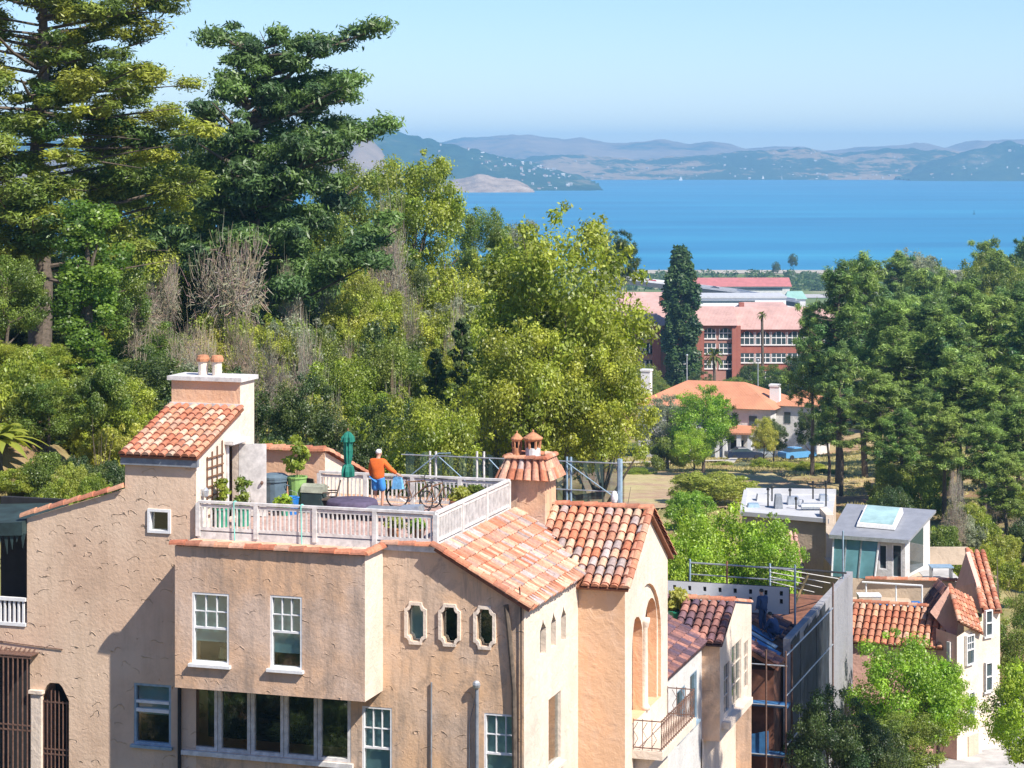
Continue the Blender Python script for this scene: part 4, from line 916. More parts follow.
for k,(a,b_) in enumerate(((1.25,1.75),(1.95,2.4),(2.65,3.3))):
    q=MB(); o=Vector((-1.3,vC-.2,zC+.03)); q.prism([o+Vector((0,a,0)),o+Vector((0,b_,0)),o+Vector((0,b_,0))+d*(2.7-.3*k),o+Vector((0,a,0))+d*(2.7-.3*k)],n*.03); q.build('roofing_sheet',M['tarp'] if k!=1 else M['bluepipe'],hC)
# parapet band with ventilation slots
c=MB(); uA,uB=U(667,35),U(789,35); zb1,zb2=Z(605,-1,35),Z(585,-1,35)
slots=[]
for k in range(8):
    a=lerp(uA,uB,(k+.5)/8)
    for zz in (.28,.68): slots.append(rect(a-.07,a+.07,lerp(zb1,zb2,zz)-.1,lerp(zb1,zb2,zz)+.1))
c.poly(PF(35),rect(uA,uB,zb1-.3,zb2),slots,.1,0); c.box(uA,uB,35.12,35.2,zb1-.3,zb2-.01,1); c.build('parapet',[M['roofwhite'],M['dark']],hC)
# its scaffold
sc=thing('scaffold','tall scaffold with blue platforms in the shaded gap by the bare sheathing','scaffold',(OX,OY,0),ROT)
px_=[(.15,29.7),(.95,29.7),(1.75,29.7),(1.75,31.0),(.15,31.6),(1.9,40)]
for (x,y) in px_: p=MB(); p.tube([(x,y,54),(x,y,65.2 if y<33 else 66.1)],.04,6); p.build('upright',M['iron'],sc)
for z in (57,59,61,63,64.6):
    p=MB(); p.tube([(.1,29.7,z),(1.8,29.7,z)],.03,5); p.tube([(1.75,29.7,z+.4),(1.9,40,z+.4)],.03,5); p.build('ledger',M['steel'] if z>60 else M['iron'],sc)
for z,m in ((60.9,'tarp'),(62.9,'tarp'),(58.9,'bluepipe')): p=MB(); p.box(-.05,1.8,29.75,30.4,z,z+.1); p.build('platform',M[m],sc)
p=MB(); p.tube([(.15,29.68,57),(1.75,29.68,61)],.025,5); p.build('brace',M['iron'],sc)
p=MB(); p.prism([(.2,29.9,60.9),(1.0,29.9,60.9),(1.0,29.9,61.9),(.2,29.9,61.7)],(0,.05,0)); p.build('sheet',M['tarp'],sc)
# roof edge guard rails
rl=thing('guard_rail','scaffold tube guard rails along the roof edge above the grey wall','guard rail',(OX,OY,0),ROT)
zg=Z(568,-1,36)
for px in (690,727,770,795,843):
    u=U(px,36.5 if px<800 else 46); v=36.5 if px<800 else 46; p=MB(); p.tube([(u,v,64.5),(u,v,zg+.15)],.045,6); p.build('post',M['bluepipe'] if px!=727 else M['terracotta'],rl)
p=MB(); p.tube([(U(690,36.5),36.5,zg),(U(795,36.5),36.5,zg-.05)],.04,6); p.tube([(U(690,36.5),36.5,zg-.5),(U(795,36.5),36.5,zg-.55)],.03,6); p.build('rail',M['steel'],rl)
p=MB(); p.tube([(U(770,36.5),36.5,zg),(U(846,46),46,Z(573,1.4,46))],.045,6); p.build('rail',M['black'],rl)
p=MB(); p.tube([(U(795,37),37,Z(604,1,37)),(U(808,38),38,Z(574,1,38))],.06,6); p.build('timber_prop',plain('yellow_timber',(.55,.36,.14),.8),rl)
for k in range(4): p=MB(); p.tube([(U(770,36.4),36.4,zg-.2*k),(U(838-8*k,44),44,Z(578+5*k,1,44))],.022,5); p.build('brace',M['weathered_paint'],rl)
# workers
Jw=dict(hip=(0,0,.95),chest=(0,.04,1.36),neck=(0,.06,1.52),head=(0,.09,1.64),arm_l=((-.21,.04,1.40),(-.26,.05,1.10),(-.2,.2,.95)),arm_r=((.21,.04,1.40),(.27,.06,1.12),(.2,.22,.98)),leg_l=((-.1,0,.9),(-.11,.04,.48),(-.12,-.02,.08)),leg_r=((.1,0,.9),(.11,.04,.48),(.13,-.02,.08)))
u=U(763,33.6); x,y=W(u,33.6); zr=zC-sl_*max(0,u+1.3)
person((x,y,zr+.03),ROT+R(60),'person in dark navy work clothes standing on the stripped roof',Jw,'navy','navy','black',shorts=False)
Jc=dict(hip=(0,-.05,.42),chest=(0,.16,.80),neck=(0,.22,.94),head=(0,.29,1.05),arm_l=((-.21,.18,.84),(-.26,.36,.60),(-.16,.5,.4)),arm_r=((.21,.18,.84),(.26,.38,.60),(.16,.52,.4)),leg_l=((-.1,-.05,.40),(-.16,.34,.50),(-.14,.08,.08)),leg_r=((.1,-.05,.40),(.16,.34,.50),(.14,.08,.08)))
u=U(776,33.3); x,y=W(u,33.3); zr=zC-sl_*max(0,u+1.3)
person((x,y,zr+.03),ROT+R(75),'person in dark navy work clothes crouching on the stripped roof',Jc,'navy','navy','black',shorts=False)

# D: pink house with terrace, and the sunroom house behind
def pp3(px,py,Y): return Vector((at(px,Y),Y,zat(py,Y)))
hD=thing('pink_house','pink house at the right with a tiled front slope and a roof terrace','house',(0,0,0))
GD=53
def wallstrip(mb,plan,z0,tops,mi=0):
    for (a,b) in zip(range(len(plan)-1),range(1,len(plan))):
        (xa,ya),(xb,yb)=plan[a],plan[b]; mb.add([(xa,ya,z0),(xb,yb,z0),(xb,yb,tops[b]),(xa,ya,tops[a])],[(0,1,2,3)],mi)
def pl(px,Y): return (at(px,Y),Y)
D=MB()
yF0,yF1=112.6,111.2
zEv=61.25; zTop=62.7; zTer=61.75
wallstrip(D,[pl(846,yF0),pl(936,yF1)],GD,[zEv,zEv],0)
wallstrip(D,[pl(936,yF1+.1),pl(957,yF1-.9)],GD,[62.1,61.95],0)
wallstrip(D,[pl(957,yF1-.9),pl(982,yF1+.9)],GD,[61.9,62.3],1)
D.box(at(846,114),at(934,113.4),113.8,121,GD,zTer,2)
D.build('wall',[M['stucco_pink'],M['stucco_cream'],M['stucco_tan']],hD)
ta=(Vector((*pl(933,yF1),0))-Vector((*pl(846,yF0),0))); Wd=ta.length; ta.normalize(); back=Vector((-ta.y,ta.x,0))
o=Vector((*pl(846,yF0),zTop+.05))+back*1.9; dd=(-back*2.15+Vector((0,0,-(zTop-zEv)*1.13))).normalized()
t=MB(); tile_roof(t,o,ta,dd,Wd+.5,2.62,.33,.42,lambda s,t_:True,PAL2,[o-Vector((0,0,.05)),o+ta*(Wd+.5)-Vector((0,0,.05)),o+ta*(Wd+.5)+dd*2.55-Vector((0,0,.05)),o+dd*2.55-Vector((0,0,.05))])
ridge_caps(t,o+Vector((0,0,.04)),o+ta*(Wd+.3)+Vector((0,0,.04)),.16,.45); t.build('tile_roof',M['tile'],hD)
# stepped gable parapet
g=MB(); g.prism([pp3(930,612,111.8),pp3(948,587,111.8),pp3(959,621,111.8),pp3(955,641,111.8)],(0.06,.25,0)); g.build('gable_parapet',M['stucco_pink'],hD)
t=MB(); o=pp3(950,587,112.4); ac_=pp3(968,596,113.6)-o; dn_=pp3(960,623,110.1)-o
tile_roof(t,o,ac_,dn_,ac_.length+.35,dn_.length,.3,.4,lambda s,t_:True,PAL2,[o,o+ac_*1.3,o+ac_*1.3+dn_,o+dn_]); ridge_caps(t,o+Vector((-.03,-.05,.1)),o+dn_+Vector((-.03,-.05,.1)),.13,.4)
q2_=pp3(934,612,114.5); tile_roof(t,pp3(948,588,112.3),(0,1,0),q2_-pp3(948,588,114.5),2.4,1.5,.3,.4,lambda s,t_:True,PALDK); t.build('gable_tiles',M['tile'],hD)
# rear block: tan wall, coping, second gable, cream bay
R_=MB(); yR0,yR1=121.5,119.9; zT2=zat(578,yR0)
wallstrip(R_,[pl(838,yR0),pl(964,yR1)],GD,[zT2,zat(582,yR1)],0)
wallstrip(R_,[pl(982,112.6),pl(1000,113.4)],GD,[62.55,62.6],1)
wallstrip(R_,[pl(1000,113.4),pl(997,121)],GD,[62.6,64],1)
R_.box(at(838,123),at(955,122),122,131,GD,zT2-.12,0)
R_.build('rear_wall',[M['stucco_tan'],M['stucco_cream'],M['stucco_white']],hD)
g=MB(); g.prism([pp3(955,588,118),pp3(966,552,118),pp3(976,583,115),pp3(984,618,113.5),pp3(962,592,117)],(.25,.2,0)); g.build('gable_parapet',M['stucco_pink'],hD)
t=MB(); a0=pp3(967,551,119); d1_=(pp3(983,611,112.9)-a0); ac=0
wd=.98
tile_roof(t,a0,(1,.1,0),d1_,wd,d1_.length,.33,.42,lambda s,t_:True,PAL2,[a0-Vector((0,0,.08)),a0+Vector((wd,.1,-.08)),a0+d1_+Vector((wd,.1,-.08)),a0+d1_-Vector((0,0,.08))])
ridge_caps(t,a0+Vector((.02,0,.08)),a0+d1_*.98+Vector((.02,0,.08)),.15,.45); t.build('gable_tiles',M['tile'],hD)
cp=MB(); ridge_caps(cp,(*pl(866,yR0-.5),zT2+.05),(*pl(964,yR1),zat(582,yR1)+.05),.17,.36,PAL2); cp.build('coping_tiles',M['tile'],hD)
def bayP(p0,p1):
    p0=Vector((*p0,0)); p1=Vector((*p1,0)); d=(p1-p0).normalized(); n=Vector((d.y,-d.x,0))
    return lambda a,z,k:(p0.x+d.x*a+n.x*k,p0.y+d.y*a+n.y*k,z)
P1=bayP(pl(957,yF1-.9),pl(982,yF1+.9)); P2=bayP(pl(982,112.6),pl(1000,113.4))
def pz(py,Y): return zat(py,Y)
dgl='glassdark'
window(hD,P1,.68,1.42,pz(665,111),pz(635,111),rec=.09,glass=dgl,mat='white_paint',grid=(3,2),sill=False)
window(hD,P1,.9,1.45,pz(722,111),pz(692,111),rec=.09,glass=dgl,mat='white_paint',grid=(2,2),sill=False)
window(hD,P2,.12,.62,pz(635,113),pz(609,113),rec=.09,glass=dgl,mat='white_paint',grid=None,sill=True)
window(hD,P2,.12,.62,pz(690,113),pz(661,113),rec=.09,glass=dgl,mat='white_paint',grid=None,sill=True)
q=MB(); pbox(q,P1,1.0,1.95,GD,pz(737,111),.003,.06); q.build('garage_door',M['stucco_tan'],hD)
q=MB(); pbox(q,bayP(pl(936,yF1+.1),pl(957,yF1-.9)),.75,.95,pz(690,111),pz(640,111),.003,.12); q.build('downpipe_or_added_tube',M['weathered_paint'],hD)
# terrace furniture of the pink house
te=MB(); pts=[(862,118.0),(922,117.0)]
fr=thing('pergola_frame','white pipe frame standing on the terrace of the pink house','frame',(0,0,0))
za=zat(582,118); p=MB(); p.tube([(at(862,118),118,za),(at(922,117),117,za)],.05,6); p.build('rail',M['white_paint'],fr)
for px,Y in ((866,118),(896,117.5),(922,117)): p=MB(); p.tube([(at(px,Y),Y,zTer),(at(px,Y),Y,za+.03)],.05,6); p.build('post',M['white_paint'],fr)
def boxthing(name,label,cat,px0,px1,py0,py1,Y,mat,depth=.6,lid=None):
    r=thing(name,label,cat,(at((px0+px1)/2,Y),Y,zat(py1,Y))); w_=(px1-px0)*Y/F/2; h=(py1-py0)*Y/F
    b=MB(); b.hexa([(-w_*.94,-depth*.47,0),(w_*.94,-depth*.47,0),(w_*.94,depth*.47,0),(-w_*.94,depth*.47,0)],[(-w_,-depth/2,h*.88),(w_,-depth/2,h*.88),(w_,depth/2,h*.88),(-w_,depth/2,h*.88)]); b.build('body',M[mat],r)
    l=MB(); l.box(-w_*1.04,w_*1.04,-depth*.53,depth*.53,h*.883,h); l.build('lid',M[lid or mat],r); return r
boxthing('planter_box','long white topped planter box at the left of the pink house terrace','planter',858,880,594,607,116.5,'stucco_tan',.8,'white_paint')
boxthing('storage_box','low bright blue box on the pink house terrace','box',874,888,603,609,116,'brightblue',.6)
boxthing('bench','long white bench beside the blue box on the terrace','bench',889,910,604,609,116,'white_paint',.6)
boxthing('storage_box','small blue box by the terrace frame post','box',912,920,602,610,116.4,'brightblue',.5)
# sunroom
v=62; 
sr=thing('sunroom','grey roofed sunroom with a sloping glass wall on the upper terrace','sunroom',(0,0,0))
zf=zT2-.1; y0,y1=123,121.7; ze0,ze1=zat(536,y0),zat(541,y1)
S=MB(); A=Vector((*pl(834,y0),0)); Bq=Vector((*pl(905,y1),0)); dr=(Bq-A).normalized(); nb=Vector((-dr.y,dr.x,0))
Lw=(Bq-A).length
def SP(a,z,n): 
    q=A+dr*a-nb*n; return (q.x,q.y,z)
def sa(px): return (at(px,122.4)-A.x)/dr.x
S.poly(SP,[(sa(872),zf),(Lw,zf),(Lw,ze1),(sa(872),ze1)],[rect(sa(878),sa(886),zat(570,122),zat(545,122)),rect(sa(890.5),sa(900),zf+.05,zat(544,122))],.15,0)
rgt=Bq+nb*4.2
S.add([(Bq.x,Bq.y,zf),(rgt.x+.6,rgt.y,zf),(rgt.x+.6,rgt.y,ze1+.9),(Bq.x,Bq.y,ze1)],[(0,1,2,3)],0)
q=A+nb*4.2; S.add([(q.x,q.y,zf),(rgt.x+.6,rgt.y,zf),(rgt.x+.6,rgt.y,ze1+.9),(q.x,q.y,ze0+.9)],[(0,1,2,3)],0); S.add([(A.x,A.y,zf),(q.x,q.y,zf),(q.x,q.y,ze0+.9),(A.x,A.y,ze0)],[(0,1,2,3)],0)
S.build('wall',M['stucco_white'],sr)
G=MB(); a1=sa(876); G.hexa([SP(0,zf,.5),SP(a1-.0,zf,.5),SP(a1-.0,zf,.4),SP(0,zf,.4)],[SP(.0,ze0-.1,.06),SP(a1+.15,ze0-.12,.06),SP(a1+.15,ze0-.12,-.04),SP(0,ze0-.1,-.04)]); go=G.build('glass_wall',plain('teal_glass',(.12,.27,.30),.08,0,.5,.5),sr)
for f in (0,.28,.62,1): b=MB(); b.bar(SP(lerp(0,a1,f),zf,.53),SP(lerp(0,a1+.15,f),ze0-.1,.09),.07,.07); b.build('mullion',M['steel'] if f not in(0,1) else M['white_paint'],go)
for nm,a0,a1_,z0,z1 in (('window',sa(878),sa(886),zat(570,122),zat(545,122)),('door',sa(890.5),sa(900),zf+.05,zat(544,122))):
    f=window(sr,SP,a0,a1_,z0,z1,style='plain',glass='glassdark',sill=False,fw=.06); f.name=nm
b=MB(); p0=Bq+nb*.8; p1=Bq+nb*3.0; 
for (pa,pb,z0,z1) in ((p0,p1,zf+.2,ze1+.1),):
    dx=.6/4.2; b.add([(pa.x+dx*.8+.02,pa.y,z0),(pb.x+dx*3+.02,pb.y,z0),(pb.x+dx*3+.02,pb.y,z1+.3),(pa.x+dx*.8+.02,pa.y,z1)],[(0,1,2,3)])
b.build('side_glazing',M['glassdark'],sr)
rf=MB(); e=.35; c0=A-dr*.2-nb*e; c1=Bq+dr*.25-nb*e; c2=rgt+dr*.9+nb*.2; c3=A+nb*4.4-dr*.2
rf.hexa([(c0.x,c0.y,ze0-.05),(c1.x,c1.y,ze1-.05),(c2.x,c2.y,ze1+.9),(c3.x,c3.y,ze0+.95)],[(c0.x,c0.y,ze0+.1),(c1.x,c1.y,ze1+.1),(c2.x,c2.y,ze1+1.05),(c3.x,c3.y,ze0+1.1)]); ro=rf.build('roof',M['roofgrey'],sr)
fa=MB(); fa.bar(c0+Vector((0,-.03,ze0+.03)),c1+Vector((0,-.03,ze1+.03)),.05,.2); fa.build('fascia',M['steel'],ro)
sk=MB(); 
def RP(a,b,h): 
    q=A+dr*a+nb*b; return (q.x,q.y,lerp(ze0,ze1,a/Lw)+.1+(b+e)*.218+h)
sk.hexa([RP(1.0,1.0,.02),RP(3.1,.9,.02),RP(3.1,3.4,.02),RP(1.0,3.5,.02)],[RP(1.05,1.05,.22),RP(3.05,.95,.22),RP(3.05,3.35,.32),RP(1.05,3.45,.32)],0)
so_=sk.build('skylight',M['white_paint'],ro); sk=MB(); sk.hexa([RP(1.15,1.15,.23),RP(2.95,1.05,.23),RP(2.95,3.25,.34),RP(1.15,3.35,.34)],[RP(1.15,1.15,.25),RP(2.95,1.05,.25),RP(2.95,3.25,.36),RP(1.15,3.35,.36)]); sk.build('pane',plain('skylight_glass',(.34,.50,.50),.12,0,.3,1),so_)
# table and pots on the upper terrace
r=thing('terrace_table','pale blue terrace table with flowers beside the sunroom','table',(at(941,121.6),121.6,zf))
b=MB(); b.box(-.6,.6,-.5,.5,.68,.73); b.build('tabletop',M['bluepipe'],r)
for x in (-.52,.52): b=MB(); b.box(x-.03,x+.03,-.4,.4,0,.677); b.build('leg',M['steel'],r)
up=MB(); up.box(at(924,122.3),at(963,121),122.0+.0,131,zf-.2,zf); up.build('terrace_floor',M['concrete'],sr)
bk=MB(); bk.box(at(921,126),at(968,126),126,126.2,zf,zf+.95); bk.build('terrace_wall',M['stucco_tan'],hD)
# E: flat roofed house behind the tree
hE=thing('flat_roofed_house','flat roofed pale house with vents and ducts on its white roof','house',(0,0,0))
E=MB(); yE0,yE1=129,139; zE_=zat(521,yE0)
E.hexa([(at(742,131),131,GD),(at(832,128.4),128.4,GD),(at(836,139),139,GD),(at(746,139.5),139.5,GD)],[(at(742,131),131,zE_),(at(832,128.4),128.4,zE_),(at(836,139),139,zE_),(at(746,139.5),139.5,zE_)],0)
E.build('wall',M['stucco_tan'],hE)
def slab(px0,px1,Ya,Yb,z0,z1,mat,nm):
    s=MB(); s.box(at(px0,Ya),at(px1,Ya),Ya,Yb,z0,z1); return s.build(nm,M[mat],hE)
for a_,b_,nm in ((.003,.06,'flat_roof'),):
    q=MB(); pts=[(at(742.5,131.1),131.1),(at(831.5,128.6),128.6),(at(835.5,138.9),138.9),(at(746.5,139.4),139.4)]; q.hexa([(x,y,zE_+a_) for x,y in pts],[(x,y,zE_+b_) for x,y in pts]); q.build(nm,M['roofwhite'],hE)
q=MB(); q.bar((at(746,139.3),139.3,zE_+.2),(at(836,138.8),138.8,zE_+.2),.25,.3); q.bar((at(742,131.2),131.2,zE_+.16),(at(746,139.2),139.2,zE_+.16),.25,.24); q.build('parapet',M['roofwhite'],hE)
slab(826,834,128.3,131,zE_-2,zE_+.45,'stucco_cream','corner_pier'); s=MB(); s.bar((at(742,131),131,zE_+.12),(at(830,128.4),128.4,zE_+.12),.3,.24); s.build('coping',M['roofwhite'],hE)
t=MB(); o=pp3(768,530,128.9); ac_=(pp3(797,532,128.2)-o); dn_=(pp3(776,572,126.3)-o)
tile_roof(t,o,ac_,dn_,ac_.length,dn_.length,.3,.4,lambda s_,t_:True,[(.62,.36,.30),(.66,.42,.35),(.58,.32,.26)],[o,o+ac_,o+ac_+dn_,o+dn_]); t.build('tile_skirt',M['tile'],hE)
for px,Y,h in ((768,134,1.1),(790,135,.9),(813,136,1.2),(772,136,.9),(826,134,1.5),(796,133,.7)): s=MB(); s.tube([(at(px,Y),Y,zE_),(at(px,Y),Y,zE_+h)],.05,6); s.lathe([(.09,h-.1),(.09,h+.02),(0,h+.08)],(at(px,Y),Y,zE_),8); s.build('vent_pipe',M['black'],hE)
for a,b_,Y,h,m in ((775,783,133,.85,'lead'),(757,771,136,.45,'roofwhite'),(788,800,134.5,.5,'steel'),(803,818,133.5,.45,'roofwhite'),(748,760,133.5,.25,'bluepipe'),(820,829,136,.4,'steel')):
    x0,x1=at(a,Y),at(b_,Y); s=MB(); s.hexa([(x0,Y,zE_+.06),(x1,Y,zE_+.06),(x1,Y+.8,zE_+.06),(x0,Y+.8,zE_+.06)],[(x0+.06,Y+.06,zE_+h),(x1-.06,Y+.06,zE_+h),(x1-.06,Y+.7,zE_+h),(x0+.06,Y+.7,zE_+h)]); s.build('roof_unit',M[m],hE)
s=MB(); x0,x1=at(800,133),at(822,133); s.tube([(x0,132.5,zE_+.3),(x1,132.5,zE_+.3)],.2,8); s.build('duct',M['steel'],hE)
pv=MB(); pv.add([(at(890,106),106,ground(20,106)+.25),(at(1100,106),106,ground(20,106)+.25),(at(1100,128),128,ground(20,128)+.25),(at(960,128),128,ground(20,128)+.25)],[(0,1,2,3)]); kind(pv.build('pavement',M['concrete']),'structure')
st=MB(); xx=[W(3.2,-20),W(9.5,-20),W(9.5,30),W(3.2,30)]
st.add([(x,y,ground(x,y)+.35) for x,y in xx],[(0,1,2,3)]); kind(st.build('street',M['asphalt']),'structure')
# ------------------------------------------------------------------ middle distance
def hip_roof(mb, x0,x1,y0,y1,z0,z1,ins,ov=.5,mi=0):
    x0-=ov;x1+=ov;y0-=ov;y1+=ov; ym=(y0+y1)/2
    b=[(x0,y0,z0),(x1,y0,z0),(x1,y1,z0),(x0,y1,z0)]; r=[(x0+ins,ym,z1),(x1-ins,ym,z1)]
    mb.add(b+r,[(0,1,5,4),(1,2,5),(2,3,4,5),(3,0,4),(3,2,1,0)],mi)
# white house with the red hip roof
Yw=286; xl,xr=at(652,Yw),at(789,Yw); zg=ground(xr,Yw)-1; ze=zat(407,Yw)
wh=thing('white_house','white two storey house with red hip roof, chimneys and a porch beyond the meadow','house',((xl+xr)/2,Yw+6,0),R(-20)); lx=(xr-xl)/2
m=MB(); m.box(-lx,lx,-6,6,zg,ze); m.build('wall',M['stucco_white'],wh)
m=MB(); hip_roof(m,-lx,lx,-6,6,ze+.003,zat(381,Yw+6),5.5,.7); m.build('roof',M['roof_orange'],wh)
m=MB(); m.box(lx+.02,lx+5,-3,5,zg,ze+.2); m.build('wing',M['stucco_white'],wh); m=MB(); hip_roof(m,lx,lx+5,-3,5,ze+.2,ze+1.8,3,.5); m.build('wing_roof',M['roof_orange'],wh)
for x,y,z in ((lx-.5,-1.5,zat(386,Yw)),(-lx+.2,-3,zat(374,Yw))):
    m=MB(); m.box(x-.6,x+.6,y-.5,y+.5,ze-1,z-.2); m.box(x-.7,x+.7,y-.6,y+.6,z-.2,z+.05); m.build('chimney',M['white_paint'],wh)
def wpx(px): return at(px,Yw)-(xl+xr)/2
for px in (751,771,735,718,700): 
    m=MB(); x=wpx(px); z=zat(420,Yw); m.box(x-.5,x+.5,-6.08,-6.003,z-.9,z+.7); f=m.build('window',M['glassdark'],wh)
    m=MB(); m.box(x-.7,x+.7,-6.12,-6.003,z-1.05,z-.9); m.build('sill',M['white_paint'],f)
m=MB(); x0,x1=wpx(738),wpx(775); z=zat(428,Yw); m.hexa([(x0,-9,z-.3),(x1,-9,z-.3),(x1,-6.01,z+.1),(x0,-6.01,z+.1)],[(x0,-9,z-.1),(x1,-9,z-.1),(x1,-6.01,z+.5),(x0,-6.01,z+.5)]); m.build('porch_roof',M['roof_orange'],wh)
for px in (740,748,762,773): m=MB(); x=wpx(px); m.box(x-.25,x+.25,-8.8,-8.3,zg,z-.3); m.build('porch_post',M['white_paint'],wh)
m=MB(); x=wpx(755); m.box(x-.8,x+.8,-6.06,-6.003,zg,zg+3.2); m.build('door',M['dark'],wh)
for k in (0,1): m=MB(); x=lx+1.4+2*k; m.box(x-.4,x+.4,-3.07,-3.003,ze-2,ze-.6); m.build('window',M['glassdark'],wh)
def car(px,Y,rz,paint,label):
    x=at(px,Y); r=thing('parked_car',label,'car',(x,Y,ground(x,Y)+.12),rz)
    b=MB(); sec=[(-2.25,.45,.75),(-2.2,.3,.95),(-1.2,.25,1.0),(.9,.25,.98),(2.0,.28,.85),(2.3,.4,.65)]
    for (xa,za,zb),(xb,zc,zd_) in zip(sec,sec[1:]): b.hexa([(xa,-.85,za),(xb,-.85,zc),(xb,.85,zc),(xa,.85,za)],[(xa,-.83,zb),(xb,-.83,zd_),(xb,.83,zd_),(xa,.83,zb)])
    b.hexa([(-.95,-.72,1.37),(.25,-.72,1.37),(.25,.72,1.37),(-.95,.72,1.37)],[(-.85,-.66,1.47),(.15,-.66,1.47),(.15,.66,1.47),(-.85,.66,1.47)]); b.build('body',paint,r)
    g=MB(); g.hexa([(-1.7,-.8,.97),(.95,-.8,.97),(.95,.8,.97),(-1.7,.8,.97)],[(-.95,-.7,1.37),(.25,-.7,1.37),(.25,.7,1.37),(-.95,.7,1.37)]); g.build('windows',M['glassdark'],r)
    for wx in (-1.4,1.4):
        for wy in (-.82,.82): w_=MB(); w_.tube([(wx,wy-.1,.32),(wx,wy+.1,.32)],.32,12); w_.build('wheel',M['black'],r)
    for wy in (-.6,.6): h=MB(); h.ball((2.22,wy,.68),.08,.15,.07,8,5); h.build('headlight',M['white_paint'],r)
car(744,279,R(10),plain('dark_car_paint',(.02,.03,.06),.2,0,.1),'dark blue car parked in front of the white house')
car(797,277,R(30),plain('blue_car_paint',(.10,.30,.55),.2,0,.1),'light blue car parked at the right corner of the white house')
car(762,283,R(95),plain('silver_car_paint',(.4,.45,.5),.2,.4,.1),'silver car parked nose on in the porch shade of the white house')
# brick barracks
Yb=430; xl,xr=at(626,Yb),at(846,Yb); bk=thing('brick_building','long red brick building with pink tiled roof and paired white windows','building',((xl+xr)/2,Yb,0),0); c0=(xl+xr)/2
zg=ground(0,Yb)-2; 
def bp(px,Y=Yb): return at(px,Y)-c0
zeB=zat(325,Yb); zeL=zat(330,Yb)
m=MB(); m.box(bp(626),bp(737),0,12,zg,zeB,0); m.box(bp(737.3),bp(846),2.0,13,zg,zeL,0)
for px in (657,700,736.5): m.box(bp(px)-.9,bp(px)+.7,-.9,0,zg,zeB-.1,0)
m.build('wall',M['brick'],bk)
def sloperoof(nm,x0,x1,ya,yb,z0,z1,mat='roof_pink'):
    m=MB(); m.add([(x0,ya,z0),(x1,ya,z0),(x1,(ya+yb)/2,z1),(x0,(ya+yb)/2,z1),(x0,yb,z0),(x1,yb,z0)],[(0,1,2,3),(3,2,5,4),(1,5,2),(0,3,4),(0,4,5,1)]); m.build(nm,M[mat],bk)
sloperoof('roof',bp(624),bp(737),-1.3,13,zeB,zat(306,Yb+6)); sloperoof('roof',bp(737.5),bp(848),1.2,14,zeL,zat(307,Yb+7))
m=MB(); m.box(bp(663),bp(667),9,11,zeB+1,zat(297,Yb+8)); m.box(bp(744),bp(749),9,10.5,zeB+1,zat(303,Yb+8)); m.build('chimney',M['brick'],bk)
for (rx,zr,yf) in (((647,652,688,697,709.5,725.5),((338,328),(353,343),(368,360)),-.01),((748,764,780,796,812,828),((345,332),(363,354),(380,372)),1.99)):
    for px in rx:
        for (za,zb) in zr:
            w_=1.15 if yf<0 else 1.35; x=bp(px)
            m=MB(); m.poly(lambda a,z,n:(a,yf-n,z),arch(x-w_,x+w_,zat(za,Yb),zat(zb,Yb),8) if za in(338,345) else rect(x-w_,x+w_,zat(za,Yb),zat(zb,Yb)),())
            m2=MB(); 
            m.v=[(a,b-.02,c) for a,b,c in m.v]; f=m.build('window',M['glassdark'],bk)
            for t in (-w_,-w_*.36,w_*.36,w_): m2.box(x+t-.06,x+t+.06,yf-.10,yf-.04,zat(za,Yb),zat(zb,Yb)-.15)
            m2.box(x-w_,x+w_,yf-.11,yf-.05,(zat(za,Yb)+zat(zb,Yb))/2-.08,(zat(za,Yb)+zat(zb,Yb))/2+.08); m2.box(x-w_-.15,x+w_+.15,yf-.2,yf-.003,zat(za,Yb)-.25,zat(za,Yb)-.02)
            m2.build('frame',M['white_paint'],f)
m=MB(); m.poly(lambda a,z,n:(a,-.03-n,z),arch(bp(726),bp(737),zg,zat(355,Yb),10),()); m.build('doorway',M['dark'],bk)
# pink roofed hall behind the barracks
Yk=540; ph=thing('pink_roofed_hall','low pink roofed hall behind the brick building, left of the dark cypress','building',(at(652,Yk),Yk,0))
m=MB(); m.box(-9,9,0,14,ground(0,Yk)-3,zat(312,Yk)); m.build('wall',M['stucco_tan'],ph); m=MB(); hip_roof(m,-9,9,0,14,zat(312,Yk)+.01,zat(292,Yk+7),3,.6); m.build('roof',M['roof_pink'],ph)
Yk=560; p2=thing('pink_roofed_hall','low pink roofed hall behind the right end of the brick building','building',(at(765,Yk),Yk,0))
m=MB(); m.box(-6.5,6.5,0,12,ground(0,Yk)-3,zat(313,Yk)); m.build('wall',M['stucco_tan'],p2); m=MB(); hip_roof(m,-6.5,6.5,0,12,zat(313,Yk)+.01,zat(302,Yk+6),2,.6); m.build('roof',M['roof_pink'],p2)
Yk=900; p3=thing('white_roofed_building','long white flat roofed building below the highway','building',(at(716,Yk),Yk,0))
m=MB(); m.box(at(672,Yk)-at(716,Yk),at(786,Yk)-at(716,Yk),0,22,5,zat(298,Yk)); m.build('wall',M['white_paint'],p3); m=MB(); m.box(at(671,Yk)-at(716,Yk),at(787,Yk)-at(716,Yk),-.6,22.6,zat(298,Yk)+.003,zat(297,Yk)+.3); m.build('roof',M['roofwhite'],p3)
m=MB(); m.box(at(695,Yk)-at(716,Yk),at(755,Yk)-at(716,Yk),-.03,-.003,zat(303,Yk),zat(300.5,Yk)); m.build('window_band',M['glassdark'],p3)
